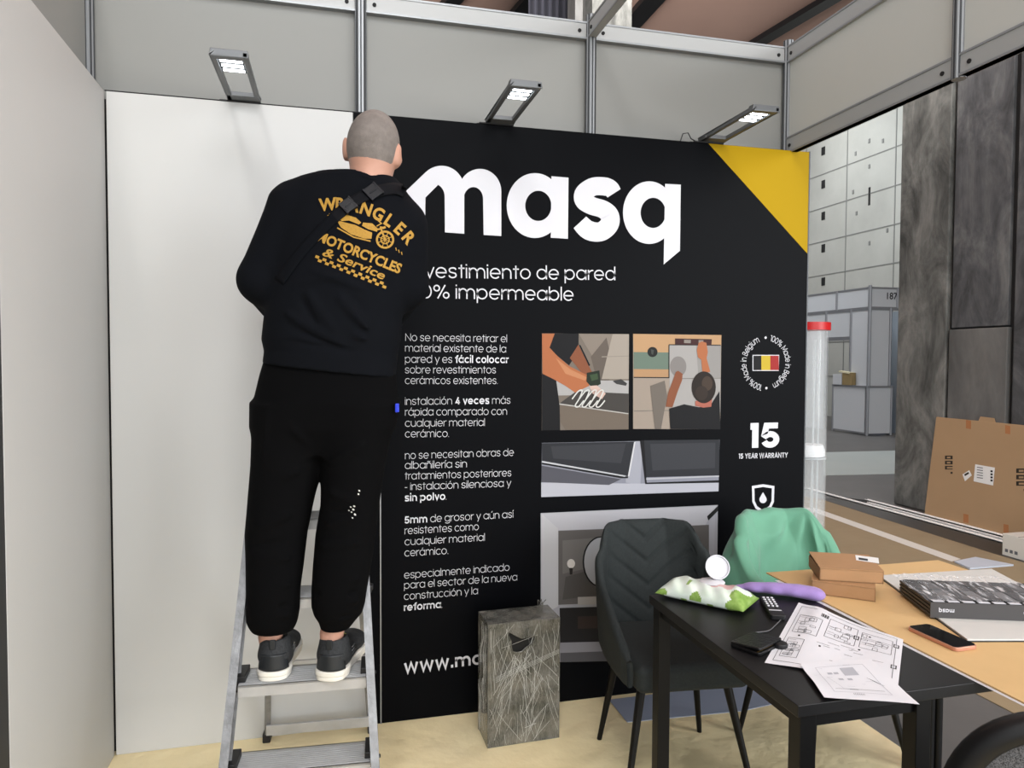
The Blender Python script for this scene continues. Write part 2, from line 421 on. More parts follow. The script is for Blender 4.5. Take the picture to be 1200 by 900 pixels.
[n for n in M_kraft_f.node_tree.nodes if n.type == 'BUMP'][0].inputs['Distance'].default_value = 0.022
M_tan = mat('tan_carpet', (146, 130, 102), 0.9, noise=(3, (136, 120, 93), 0.3), bump=(150, 0.2))
M_ceil = mat('brown_ceiling', (178, 146, 132), 0.9, noise=(0.4, (168, 137, 124), 0.3))

def concrete(name, c1, c2, c3, scale=1.0):
    m = bpy.data.materials.new(name); m.use_nodes = True; nt = m.node_tree; b = nt.nodes['Principled BSDF']; b.inputs['Roughness'].default_value = 0.85
    b.inputs['Specular IOR Level'].default_value = 0.25
    tc = nt.nodes.new('ShaderNodeTexCoord'); mp = nt.nodes.new('ShaderNodeMapping'); mp.inputs['Scale'].default_value = (scale, scale, scale*0.45)
    nt.links.new(tc.outputs['Object'], mp.inputs['Vector'])
    n1 = nt.nodes.new('ShaderNodeTexNoise'); n1.inputs['Scale'].default_value = 2.2; n1.inputs['Detail'].default_value = 9; n1.inputs['Roughness'].default_value = 0.68; n1.inputs['Distortion'].default_value = 0.7
    n2 = nt.nodes.new('ShaderNodeTexNoise'); n2.inputs['Scale'].default_value = 14; n2.inputs['Detail'].default_value = 7
    nt.links.new(mp.outputs['Vector'], n1.inputs['Vector']); nt.links.new(mp.outputs['Vector'], n2.inputs['Vector'])
    r = nt.nodes.new('ShaderNodeValToRGB'); e = r.color_ramp.elements
    e[0].position = 0.33; e[0].color = rgb(*c1); e[1].position = 0.68; e[1].color = rgb(*c3); k = e.new(0.5); k.color = rgb(*c2)
    nt.links.new(n1.outputs['Fac'], r.inputs['Fac'])
    mx = nt.nodes.new('ShaderNodeMix'); mx.data_type = 'RGBA'; mx.blend_type = 'OVERLAY'; mx.inputs['Factor'].default_value = 0.35
    nt.links.new(r.outputs['Color'], mx.inputs[6]); nt.links.new(n2.outputs['Fac'], mx.inputs[7]); nt.links.new(mx.outputs[2], b.inputs['Base Color'])
    bp = nt.nodes.new('ShaderNodeBump'); bp.inputs['Strength'].default_value = 0.3; bp.inputs['Distance'].default_value = 0.02
    nt.links.new(n2.outputs['Fac'], bp.inputs['Height']); nt.links.new(bp.outputs['Normal'], b.inputs['Normal'])
    return m
M_conc = concrete('stained_grey_concrete', (66, 67, 65), (103, 104, 101), (134, 134, 130), 1.3)
M_concd = concrete('darker_stained_concrete', (56, 57, 58), (86, 87, 89), (114, 115, 114), 1.2)
M_conc_smooth = concrete('smooth_grey_concrete', (78, 78, 76), (98, 98, 97), (116, 115, 112), 0.5)
M_concw = mat('pale_concrete', (158, 158, 152), 0.9, noise=(0.9, (178, 178, 172), 0.3), bump=(8, 0.2))
M_joint = mat('concrete_joint', (122, 123, 120), 0.9)

# ------------------------------------------------------------------ the setting
b = MB(); b.span((-8, -10, -0.12), (20, 26, -0.004), M_hfloor); structure(b.build('floor'))
b = MB(); b.span((-0.35, -4.2, -0.004), (2.967, 0.12, 0.0), M_kraft_f); structure(b.build('floor_kraft_paper'))
b = MB(); b.span((3.655, -4.5, -0.004), (5.86, 1.45, 0.0), M_tan)
b.prism([(3.655, 1.45), (5.86, 1.45), (5.99, 3.75), (5.62, 4.3), (3.655, 4.3)], (0, 0, -0.004), (1, 0, 0), (0, 1, 0), (0, 0, 0.004), M_tan)
structure(b.build('floor_tan_carpet'))
M_pale = mat('pale_floor_covering', (158, 168, 166), 0.6, noise=(1.2, (166, 174, 172), 0.3))
b = MB(); b.prism([(7.10, 5.11), (8.19, 5.01), (10.06, 7.08), (8.69, 7.16)], (0, 0, -0.004), (1, 0, 0), (0, 1, 0), (0, 0, 0.004), M_pale); structure(b.build('floor_pale_path'))
M_tape = mat('white_carpet_tape', (206, 203, 196), 0.6)
b = MB(); b.prism([(5.345, 1.40), (5.47, 1.44), (5.62, 3.35), (5.49, 3.35)], (0, 0, 0), (1, 0, 0), (0, 1, 0), (0, 0, 0.002), M_tape)
tag(b.build('carpet_tape'), 'long strip of white tape along the edge of the tan carpet', 'tape')
M_drk = mat('dark_brown_floor_strip', (62, 59, 55), 0.5, noise=(4, (54, 51, 47), 0.3))
b = MB(); b.prism([(5.862, -4), (6.22, -4), (6.20, 1.45), (6.30, 3.75), (5.995, 3.75), (5.862, 1.45)], (0, 0, -0.004), (1, 0, 0), (0, 1, 0), (0, 0, 0.004), M_drk)
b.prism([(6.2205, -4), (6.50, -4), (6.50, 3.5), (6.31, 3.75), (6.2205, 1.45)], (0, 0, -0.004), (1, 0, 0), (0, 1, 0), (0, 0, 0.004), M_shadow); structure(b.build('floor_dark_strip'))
b = MB(); b.span((-8, -10, 8.9), (20, 26, 9.0), M_ceil); structure(b.build('ceiling'))

# far concrete wall with form joints and tie holes
WX = 14.0
b = MB(); b.span((WX, 4, 0), (WX+0.4, 26, 8.9), M_concw)
for z in np.arange(1.1, 8.8, 0.93): b.span((WX-0.012, 4, z-0.012), (WX, 26, z+0.012), M_joint)
yj = [at_x(992, 240, WX).y, at_x(1049, 230, WX).y]; dy = yj[0]-yj[1]
for k in range(-3, 7): b.span((WX-0.011, yj[1]+k*dy-0.014, 0), (WX, yj[1]+k*dy+0.014, 8.9), M_joint)
for v in (177, 216, 253, 291, 330):
    p = at_x(965, v, WX); b.span((WX-0.015, p.y-0.07, p.z-0.11), (WX-0.001, p.y+0.07, p.z+0.11), M_shadow)
for u, v in ((1019, 230), (1004, 250), (1035, 165), (1019, 165), (1003, 180), (1040, 270), (1019, 285), (1019, 195), (1000, 225)):
    p = at_x(u, v, WX); b.box((WX-0.004, p.y, p.z), (0.02, 0.06, 0.1 if v != 230 else 0.45), M_shadow if v == 230 else M_joint)
structure(b.build('wall_far'))
b = MB(); b.span((-8, 25.6, 0), (WX, 26, 8.9), M_concd); structure(b.build('wall_hall_end'))

# the concrete pillar beside the aisle
PXX = 6.6
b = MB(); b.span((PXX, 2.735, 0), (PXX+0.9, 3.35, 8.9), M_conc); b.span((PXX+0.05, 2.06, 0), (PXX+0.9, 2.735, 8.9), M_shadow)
structure(b.build('column_concrete', bevel=0.012))
b = MB(); b.span((PXX+0.015, 2.10, 1.835), (PXX+0.5, 2.69, 8.9), M_concd); b.span((PXX+0.0, 2.085, 0), (PXX+0.5, 2.70, 1.82), M_conc_smooth)
structure(b.build('column_concrete_inset', bevel=0.008))
b = MB(); b.span((PXX+0.006, -1.4, 0), (PXX+0.9, 2.04, 8.9), M_concd); structure(b.build('column_concrete_block', bevel=0.02))

# hall structure glimpsed above the booth wall
c = at_y(709, 15, 6.0); w = (at_y(735, 15, 6).x-at_y(686, 15, 6).x)
b = MB(); b.box((c.x+0.1, 6.2, 4.5), (w*0.95, 0.4, 8.8), M_conc); structure(b.build('column_hall'))
c = at_y(680, 10, 5.6)
b = MB(); b.box((c.x, 5.8, 4.5), (0.10, 0.3, 8.8), M_conc_smooth); structure(b.build('column_pale'))
M_curt = mat('grey_blue_curtain', (46, 47, 56), 0.9)
l0, l1 = at_y(622, 10, 7.5).x, at_y(676, 10, 7.5).x
b = MB(); b.grid(lambda u, v: Vector((l0+(l1-l0)*u, 7.6+0.06*math.sin(u*40), 4.6+4.2*v)), 60, 2, M_curt)
tag(b.build('hanging_curtain', smooth=180, solid=0.02), 'grey-blue hanging curtain behind the pale pillar above the wall', 'curtain')
Zc = 8.78
for pa, pb, w in (((888, 50), (985, -8), 0.30), ((738, 30), (768, -4), 0.42), ((612, 14), (628, -4), 0.42), ((531, 0), (545, -14), 0.3)):
    a, d = at_z(*pa, Zc), at_z(*pb, Zc); e = (d-a).normalized()
    b = MB(); b.bar(a+e*-0.6, a+e*6.0, w, 0.12, M_dark)
    structure(b.build('ceiling_track'))

# booth: upper grey walls, aluminium posts and rails
YB, XR, XL = 0.07, 2.92, -0.07
b = MB(); b.span((XL, YB+0.01, 2.3), (XR, YB+0.03, 2.93), M_grey); structure(b.build('wall_back_upper'))
b = MB(); b.span((XL-0.02, -0.95, 2.3), (XL, YB+0.02, 2.93), M_grey); structure(b.build('wall_left_upper'))
def rail(a, c, name, z0, z1, t=0.03):
    """flat aluminium beam with a lip and end bolts"""
    b = MB(); a, c = Vector(a), Vector(c); d = (c-a).normalized(); m = (z0+z1)/2
    b.bar(a+Vector((0, 0, m-a.z)), c+Vector((0, 0, m-c.z)), t, z1-z0, M_alup)
    b.bar(a+Vector((0, 0, z0+0.004-a.z)), c+Vector((0, 0, z0+0.004-c.z)), t+0.006, 0.008, M_alu)
    b.bar(a+Vector((0, 0, z1-0.004-a.z)), c+Vector((0, 0, z1-0.004-c.z)), t+0.006, 0.008, M_alu)
    L = (c-a).length; nrm = Vector((d.y, -d.x, 0))
    for q in (0.055, L-0.055):
        for sgn in (1, -1):
            p = a+d*q; p.z = m-0.004; p = p+nrm*sgn*(t/2+0.001)
            b.lathe([(0.008, -0.003), (0.008, 0.003)], p, M_shadow, 10, R=nrm.to_track_quat('Z', 'Y').to_matrix())
    o = b.build(name, smooth=30); return structure(o)
xs = [XL, 0.93, 1.925, XR]
for i in range(3): rail((xs[i], YB, 2.96), (xs[i+1], YB, 2.96), 'trim_top_rail', 2.925, 3.0)
rail((XL, YB, 2.96), (XL, -0.9, 2.96), 'trim_left_rail', 2.925, 3.0)
ys = [YB, -0.905, -1.9, -2.9]
for i in range(3):
    rail((XR, ys[i], 2.96), (XR, ys[i+1], 2.96), 'trim_fascia_top_rail', 2.922, 3.0)
    rail((XR, ys[i], 2.5), (XR, ys[i+1], 2.5), 'trim_fascia_bottom_rail', 2.494, 2.571)
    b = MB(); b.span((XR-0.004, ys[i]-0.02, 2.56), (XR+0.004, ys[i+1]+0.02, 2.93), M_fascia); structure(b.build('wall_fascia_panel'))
rail((1.925, YB, 2.96), (1.925, -2.9, 2.96), 'trim_cross_beam', 2.93, 3.0)
rail((0.93, -2.9, 2.96), (0.93, -2.93, 2.96), 'trim_front_beam_stub', 2.93, 3.0)
def post(x, y, z0, z1):
    """octagonal aluminium exhibition post with grooves"""
    b = MB(); r = 0.022
    b.prism([(r*math.cos(PI/8+k*PI/4)*1.08, r*math.sin(PI/8+k*PI/4)*1.08) for k in range(8)], (x, y, z0), (1, 0, 0), (0, 1, 0), (0, 0, z1-z0), M_alu)
    for k in range(8):
        q = k*PI/4; d = Vector((math.cos(q), math.sin(q), 0)); t = Vector((-d.y, d.x, 0)); p = Vector((x, y, z0))+d*(r*0.99)
        b.prism([(-0.003, 0), (0.003, 0), (0.003, 0.002), (-0.003, 0.002)], p, t, d, (0, 0, z1-z0), M_alud)
    return structure(b.build('trim_post', weld=False))
for x in xs[:3]: post(x, YB-0.012, 0.0 if x < 0 else 2.3, 3.03)
post(XR, YB-0.012, 0, 3.03)
for y in ys[1:]: post(XR, y, 2.49, 3.03)

# left white wall (very slightly splayed) and the black boarding where it ends
def lw(y): return 0.0-0.0181*y
b = MB()
b.prism([(lw(0), 0.0), (lw(-0.922), -0.922), (lw(-0.922)-0.025, -0.922), (-0.025, 0.03)], (0, 0, 0.0), (1, 0, 0), (0, 1, 0), (0, 0, 2.5), M_white)
structure(b.build('wall_left', bevel=0.002))
b = MB(); b.prism([(lw(-0.928), -0.926), (lw(-2.6), -2.6), (lw(-2.6)-0.03, -2.6), (lw(-0.928)-0.03, -0.926)], (0, 0, 0), (1, 0, 0), (0, 1, 0), (0, 0, 2.5), M_dark)
structure(b.build('wall_left_black'))
# back white wall, its right edge lapping over the seam
b = MB(); b.prism([(0.006, 0.0), (0.970, 0.0), (0.895, 2.5), (0.006, 2.5)], (0, 0.0, 0), (1, 0, 0), (0, 0, 1), (0, 0.03, 0), M_white)
structure(b.build('wall_back', bevel=0.002))
b = MB(); b.span((-0.02, 0.032, 0.0), (0.99, 0.05, 2.48), M_shadow); structure(b.build('wall_back_core'))
b = MB(); b.prism([(0.0, 0.004), (0.985, 0.004), (0.985, 0.0), (0.0, 0.0)], (0, 0.003, 2.501), (1, 0, 0), (0, 1, 0), (0, 0, 0.004), M_shadow); structure(b.build('trim_cap_line'))
b = MB(); b.span((0.9985, -0.0035, 0.0), (1.0035, 0.0, 2.49), M_alu); structure(b.build('trim_seam'))

# ------------------------------------------------------------------ arm lamps on the wall top
M_led = mat('led_bar', (255, 255, 255), 0.4, emit=((242, 250, 255), 13.0))
M_lampgrey = mat('lamp_grey', (108, 110, 112), 0.45, 0.4)
M_cable = mat('grey_cable', (150, 150, 150), 0.5)
def arm_lamp(x, label, cable=False, power=0.2):
    t = thing('arm_light', label, 'lamp', (x, 0, 2.50), 0, 'LED arm lights on the booth wall')
    L, w, f = 0.42, 0.118, 0.018
    b = MB()
    for s in (-1, 1): b.span((s*w/2-s*f, -L, 0.006), (s*w/2, 0.02, 0.024), M_lampgrey)
    b.span((-w/2, -L, 0.006), (w/2, -L+0.035, 0.030), M_lampgrey); b.span((-w/2, -0.05, 0.006), (w/2, 0.02, 0.024), M_lampgrey)
    b.build('arm_frame', t, bevel=0.003)
    b = MB(); b.span((-w/2+f, -L+0.035, 0.012), (w/2-f, -L+0.155, 0.030), M_dark); b.build('lamp_head', t, bevel=0.003)
    for k in range(3):
        y = -L+0.044+k*0.040
        b = MB(); b.span((-w/2+f+0.006, y, 0.0095), (w/2-f-0.006, y+0.016, 0.012), M_led); b.build('led_bar', t)
    b = MB(); b.span((-w/2-0.03, -0.004, 0.0), (w/2, 0.045, 0.006), M_dark); b.span((-w/2-0.035, 0.030, 0.0), (w/2, 0.038, 0.012), M_dark)
    b.build('clamp', t, bevel=0.002)
    if cable:
        b = MB(); b.tube([(-w/2-0.005, 0.02, 0.008), (-w/2-0.035, 0.02, 0.02), (-w/2-0.05, 0.02, 0.045), (-w/2-0.075, 0.022, 0.04), (-w/2-0.085, 0.03, 0.0), (-w/2-0.085, 0.05, -0.1)], 0.0025, M_dark); b.build('cable', t, smooth=180)
    return t
arm_lamp(0.487, 'arm light with three lit bars on the white wall, nearest the left corner')
arm_lamp(1.50, 'arm light above the black panel between the posts, near the large lettering')
arm_lamp(2.49, 'arm light with a looped cable standing above the yellow corner of the panel', True)

# ------------------------------------------------------------------ the printed black panel
panel = thing('display_panel', 'tall black printed display panel with big white lettering and a yellow corner', 'display panel', (0.98, 0, 0))
PO = Vector((-0.98, 0, 0))           # panel parts are laid out in wall coordinates
def pp(u, v, dy=0.0):
    p = at_y(u, v, 0.0); return Vector((p.x-0.98, -dy, p.z))
EX, EZ = Vector((1, 0, 0)), Vector((0, 0, 1))
b = MB(); b.prism([(0.973, 0), (3.0, 0), (3.0, 2.5), (0.898, 2.5)], PO, (1, 0, 0), (0, 0, 1), (0, 0.04, 0), M_black); b.build('board', panel, bevel=0.002)
b = MB(); b.prism([(2.472, 2.4985), (3.0, 2.4985), (3.0, 2.022)], PO+Vector((0, -0.0005, 0)), (1, 0, 0), (0, 0, 1), (0, -0.0005, 0), M_yellow); b.build('yellow_corner', panel)
b = MB(); b.span((3.0-0.98, -0.002, 0), (3.006-0.98, 0.042, 2.502), M_alud); b.build('edge_trim', panel)

# logo: drawn from arcs, in pixel measure of the wall plane
def arcpts(cx, cy, rx, ry, a0, a1, n=28):
    return [(cx+rx*math.cos(math.radians(a0+(a1-a0)*i/n)), cy+ry*math.sin(math.radians(a0+(a1-a0)*i/n))) for i in range(n+1)]
b = MB(); LZ = [0.001]
def lp(poly):                                        # polygon in zoomed-crop pixels (3x, origin 400,0)
    LZ[0] += 0.00004
    b.flat([pp(400+x/3, y/3, LZ[0]) for x, y in poly], M_ink)
def lstrip(outer, inner):
    for i in range(len(outer)-1):
        LZ[0] += 0.000012; b.flat([pp(400+x/3, y/3, LZ[0]) for x, y in (outer[i], outer[i+1], inner[i+1], inner[i])], M_ink)
# m
lp([(226, 672), (296, 670), (294, 812), (226, 806)])
lp([(226, 673), (297, 605), (340, 650), (296, 694)])
lstrip(arcpts(352, 665, 80, 82, 225, 360, 24), arcpts(329, 692, 34, 44, 180, 360, 24))
lp([(363, 690), (432, 664), (432, 822), (364, 817)])
lstrip(arcpts(487, 673, 75, 79, 195, 360, 24), arcpts(464, 700, 34, 42, 180, 360, 24))
lp([(498, 699), (562, 672), (562, 830), (500, 826)])
# a
def ring(cx, cy, rx, ry, ix, iy, a0=0, a1=360, n=48, dcx=0): lstrip(arcpts(cx, cy, rx, ry, a0, a1, n), arcpts(cx+dcx, cy+1, ix, iy, a0, a1, n))
ring(680, 723, 99, 114, 46, 53, dcx=12)
lp([(738, 620), (798, 625), (796, 840), (736, 836)])
# s : an S-shaped band
cl = [(958, 680), (944, 662), (915, 655), (882, 658), (852, 680), (852, 706), (880, 724), (918, 736), (942, 757), (942, 788), (918, 812), (890, 816), (862, 806), (838, 782)]
def smooth_path(P, n=60):
    P = np.array(P, float); t = np.arange(len(P)); q = np.linspace(0, len(P)-1, n); out = []
    for k in q:
        i = min(int(k), len(P)-2); f = k-i; p0, p1, p2, p3 = P[max(i-1, 0)], P[i], P[i+1], P[min(i+2, len(P)-1)]
        out.append(0.5*((2*p1)+(-p0+p2)*f+(2*p0-5*p1+4*p2-p3)*f*f+(-p0+3*p1-3*p2+p3)*f**3))
    return np.array(out)
S = smooth_path(cl, 70); T = np.gradient(S, axis=0); T /= np.linalg.norm(T, axis=1)[:, None]; N = np.stack([-T[:, 1], T[:, 0]], 1)
hw = np.interp(np.arange(70), [0, 8, 25, 35, 45, 62, 69], [27, 32, 32, 31, 33, 34, 30])[:, None]
lstrip((S+N*hw).tolist(), (S-N*hw).tolist())
# q
ring(1081, 748, 92, 110, 44, 53, dcx=14)
lp([(1137, 647), (1192, 650), (1189, 882), (1132, 930)])
b.build('logo_lettering', panel, weld=False)

def line(mb, segs, u0, v0, u1, v1, xh, width=True, m=M_ink, dy=0.0012):
    """a run of lettering whose baseline goes (u0,v0)-(u1,v1) in the photo's wall plane; xh = size in metres"""
    a, c = pp(u0, v0, dy), pp(u1, v1, dy); d = c-a; ex = d.normalized(); ey = Vector((-ex.z, 0, ex.x))
    put_text(mb, segs, a, ex, ey, xh, m, width=d.length)
LT, BD, RG = 0.052, 0.125, 0.068
for tx, u0, v0, u1, v1 in (('Revestimiento de pared', 469, 325, 721, 328.5), ('100% impermeable', 471, 349, 672, 352.5)):
    b = MB(); line(b, [(tx, RG)], u0, v0, u1, v1, 0.080); b.build('tagline_lettering', panel, weld=False)
rows = [  # left x, baseline-left y, right x, baseline-right y, runs
 (475, 399.5, 594, 401, [('No se necesita retirar el', LT)]), (474.7, 412, 593, 413, [('material existente de la', LT)]),
 (474.6, 425, 596, 425.5, [('pared y es', LT), ('f\u00e1cil colocar', BD)]), (474.6, 437.5, 581, 437.5, [('sobre revestimientos', LT)]),
 (474.6, 450, 583, 450, [('cer\u00e1micos existentes.', LT)]),
 (474.6, 474.5, 598, 473, [('instalaci\u00f3n', LT), ('4 veces', BD), ('m\u00e1s', LT)]), (474.6, 487, 594, 486, [('r\u00e1pida comparado con', LT)]),
 (474.6, 500, 568, 499, [('cualquier material', LT)]), (474.6, 512.5, 526, 512, [('cer\u00e1mico.', LT)]),
 (474.6, 538, 602, 534, [('no se necesitan obras de', LT)]), (474.4, 549.5, 547, 547.5, [('alba\u00f1iler\u00eda sin', LT)]),
 (474.4, 562, 599, 558, [('tratamientos posteriores', LT)]), (474.4, 574.5, 599, 570, [('- instalaci\u00f3n silenciosa y', LT)]),
 (474.4, 587.5, 523, 585.5, [('sin polvo', BD), ('.', LT)]),
 (474.2, 613.5, 602, 606.5, [('5mm', BD), ('de grosor y a\u00fan as\u00ed', LT)]), (474.2, 626, 561, 621, [('resistentes como', LT)]),
 (474.2, 639, 568, 633.5, [('cualquier material', LT)]), (474, 652, 525, 649, [('cer\u00e1mico.', LT)]),
 (473.6, 678, 597, 668.5, [('especialmente indicado', LT)]), (473.5, 690, 606, 680, [('para el sector de la nueva', LT)]),
 (473.4, 703, 560, 696, [('construcci\u00f3n y la', LT)]), (473.2, 716, 518, 712, [('reforma', BD), ('.', LT)])]
for i0, i1 in ((0, 5), (5, 9), (9, 14), (14, 18), (18, 22)):
    b = MB()
    for u0, v0, u1, v1, sg in rows[i0:i1]: line(b, sg, u0, v0, u1, v1, 0.043)
    b.build('text_paragraph', panel, weld=False)
b = MB(); line(b, [('www.masq', 0.125)], 473.5, 789, 590, 775, 0.078); b.build('web_address', panel, weld=False)

# printed photographs on the panel: flat colour shapes in print
def PMAT(n, c):
    g = sum(c)/3; return mat('print_'+n, tuple(0.84*(g+(x-g)*0.88) for x in c), 0.55, spec=0.2)
def picture(name, label, layers, u0=620, v0=370, k=340/1200):
    b = MB(); z = 0.0006
    for col, poly in layers:
        z += 0.00012
        b.flat([pp(u0+x*k, v0+y*k, z) for x, y in poly], PMAT('%d_%d_%d' % col, col))
    return b.build(name, panel, label=label, weld=False)
def disc(cx, cy, rx, ry=None, n=28): return arcpts(cx, cy, rx, ry or rx, 0, 360-360/n, n-1)
def stroke(P, w, n=40):
    S = smooth_path(P, n); T = np.gradient(S, axis=0); T /= np.linalg.norm(T, axis=1)[:, None]+1e-9; N = np.stack([-T[:, 1], T[:, 0]], 1)
    return (S+N*w/2).tolist()+(S-N*w/2).tolist()[::-1]
def strokes(col, P, w, n=40):                     # a stroke as separate quads so that loops stay clean
    S = smooth_path(P, n); T = np.gradient(S, axis=0); T /= np.linalg.norm(T, axis=1)[:, None]+1e-9; N = np.stack([-T[:, 1], T[:, 0]], 1)*w/2
    return [(col, [tuple(S[i]+N[i]), tuple(S[i+1]+N[i+1]), tuple(S[i+1]-N[i+1]), tuple(S[i]-N[i])]) for i in range(n-1)]
SK, SKD, BLK = (196, 112, 66), (150, 84, 52), (14, 14, 18)
L = [((128, 116, 104), [(53, 73), (413, 76), (411, 470), (52, 474)]),
     ((146, 133, 120), [(205, 74), (413, 76), (412, 170), (260, 165)]), ((108, 96, 86), [(255, 170), (320, 90), (345, 200), (330, 270), (280, 265)]),
     ((176, 164, 150), [(345, 76), (413, 76), (412, 262), (300, 262)]), ((158, 147, 134), [(300, 168), (412, 165), (412, 168), (300, 172)]),
     ((184, 182, 180), [(112, 268), (412, 268), (411, 325), (112, 330)]), ((60, 60, 60), [(345, 270), (380, 262), (405, 280), (400, 290), (360, 282)]),
     ((70, 66, 62), [(122, 365), (195, 312), (411, 322), (410, 405)]), ((120, 106, 92), [(126, 368), (410, 408), (410, 470), (150, 472), (130, 440)]),
     ((200, 196, 190), [(122, 362), (410, 403), (410, 407), (122, 367)]),
     (BLK, [(53, 238), (112, 268), (126, 372), (128, 473), (53, 474)]),
     (BLK, [(85, 74), (205, 74), (203, 150), (165, 205), (85, 140)]),
     (SKD, [(203, 120), (238, 190), (262, 238), (225, 245), (168, 175)]),
     (SK, [(53, 74), (105, 74), (84, 132), (120, 170), (165, 208), (248, 250), (248, 290), (190, 318), (150, 290), (100, 262), (55, 240)]),
     ((214, 140, 92), [(110, 175), (170, 222), (240, 255), (230, 268), (150, 240)]),
     ((34, 44, 30), [(238, 236), (290, 226), (296, 282), (262, 300), (236, 272)]), ((60, 84, 52), [(250, 245), (282, 238), (285, 262), (258, 270)]),
     ((226, 190, 176), [(248, 290), (280, 288), (316, 322), (300, 345), (262, 322)]), (BLK, [(206, 120), (212, 122), (252, 205), (246, 208)])]
for k in range(4):
    x = 185+k*28; L += strokes((232, 232, 226), [(x-8, 345), (x+18, 312), (x+34, 310), (x+20, 345), (x+4, 372), (x+18, 376), (x+40, 350)], 5, 22)
picture('photo_print', 'printed photo of bare arms spreading adhesive on a dark tile', L)
L = [((172, 156, 140), [(430, 75), (795, 80), (790, 470), (430, 468)]), ((206, 160, 112), [(430, 75), (600, 78), (598, 152), (432, 150)]), ((206, 160, 112), [(598, 78), (795, 80), (794, 122), (598, 120)]),
     ((112, 132, 116), [(432, 150), (578, 152), (578, 222), (432, 220)]), ((196, 150, 104), [(432, 221), (578, 222), (578, 256), (432, 254)]),
     ((30, 32, 30), disc(510, 150, 21)), ((70, 74, 70), [(503, 138), (516, 142), (512, 162), (506, 158)]),
     ((178, 174, 170), [(580, 122), (792, 122), (790, 400), (580, 378)]), ((142, 136, 132), disc(616, 210, 34, 42)), ((160, 156, 152), [(690, 122), (792, 122), (790, 255), (700, 255)]),
     ((40, 36, 34), [(576, 120), (580, 120), (580, 256), (576, 256)]), ((40, 36, 34), [(432, 253), (580, 254), (580, 258), (432, 257)]), ((40, 36, 34), [(578, 118), (792, 120), (792, 124), (578, 122)]),
     ((136, 128, 118), [(432, 392), (590, 390), (590, 393), (432, 396)]), ((120, 110, 100), [(500, 290), (560, 268), (570, 330), (545, 468), (520, 468)]), ((140, 134, 128), [(620, 258), (792, 256), (792, 260), (620, 262)]),
     ((70, 34, 32), [(603, 94), (755, 97), (753, 122), (603, 118)]), ((150, 140, 130), [(640, 99), (668, 100), (667, 114), (640, 113)]), ((150, 140, 130), [(700, 101), (720, 101), (719, 116), (700, 115)]),
     (SKD, [(595, 262), (606, 232), (616, 228), (634, 240), (632, 266), (614, 312), (592, 378), (564, 376), (574, 320)]),
     (SK, [(692, 142), (700, 112), (714, 106), (732, 112), (738, 150), (733, 176), (748, 232), (716, 238), (711, 182), (697, 172)]),
     (BLK, [(583, 468), (578, 384), (640, 366), (700, 378), (745, 376), (786, 312), (790, 470)]),
     ((190, 104, 84), [(686, 352), (756, 345), (752, 376), (720, 380), (686, 372)]),
     ((40, 30, 24), disc(721, 296, 50, 66)), ((74, 58, 46), disc(735, 280, 22, 30)), ((54, 42, 34), disc(712, 320, 26, 30))]
picture('photo_print', 'printed photo of a person from behind holding a tile to a wall', L)
L = [((150, 152, 166), [(53, 526), (788, 512), (783, 726), (50, 750)]), ((176, 178, 190), [(400, 520), (470, 518), (460, 700), (400, 690)]),
     ((196, 197, 208), [(50, 690), (460, 694), (784, 690), (783, 726), (50, 750)]), ((88, 88, 98), [(52, 620), (380, 676), (330, 700), (51, 688)]),
     ((44, 46, 52), [(53, 527), (438, 520), (410, 664), (53, 600)]), ((58, 60, 66), [(90, 540), (400, 528), (380, 610), (100, 590)]), ((22, 22, 26), [(53, 606), (385, 664), (410, 664), (408, 672), (380, 672), (53, 614)]),
     ((206, 208, 214), [(53, 600), (400, 661), (396, 666), (53, 607)]), ((226, 226, 230), [(434, 522), (440, 522), (414, 664), (408, 664)]),
     ((44, 46, 52), [(475, 515), (787, 512), (785, 660), (482, 668)]), ((60, 62, 68), [(500, 530), (770, 525), (768, 630), (510, 640)]), ((20, 20, 24), [(458, 516), (475, 515), (486, 690), (784, 680), (784, 690), (480, 696)]), ((200, 202, 208), [(484, 672), (785, 661), (785, 666), (484, 678)])]
picture('photo_print', 'printed photo of two dark tile planks on white', L)
k = 340/956.0
L = [((178, 178, 186), [(38, 60), (622, 33), (616, 540), (38, 552)]), ((196, 195, 202), [(38, 60), (618, 35), (580, 100), (98, 116)]),
     ((104, 100, 98), [(96, 118), (600, 98), (600, 340), (96, 362)]), ((122, 118, 116), [(110, 150), (230, 140), (200, 240), (110, 260)]), ((88, 84, 82), [(120, 270), (190, 250), (230, 330), (110, 345)]),
     ((205, 204, 208), [(40, 60), (96, 112), (96, 366), (66, 384), (40, 366)]), ((18, 18, 20), disc(236, 220, 60, 84)), ((188, 190, 196), disc(238, 220, 57, 80)),
     ((236, 230, 222), disc(138, 226, 13, 15)), ((40, 36, 34), [(132, 240), (144, 240), (142, 262), (134, 262)]), ((30, 30, 30), [(586, 70), (622, 36), (622, 52), (590, 84)]), ((186, 186, 196), [(592, 84), (612, 64), (608, 250), (592, 250)]),
     ((186, 182, 178), [(160, 336), (600, 322), (600, 352), (160, 362)]), ((38, 36, 38), [(100, 372), (600, 356), (600, 476), (102, 486)]), ((62, 50, 46), [(160, 400), (600, 386), (600, 430), (160, 440)]),
     ((152, 150, 158), [(102, 486), (612, 474), (614, 500), (102, 540)]), ((92, 90, 94), [(102, 520), (616, 500), (616, 540), (102, 550)])]
picture('photo_print', 'printed photo of a bathroom with a round mirror', L, 620, 580, k)

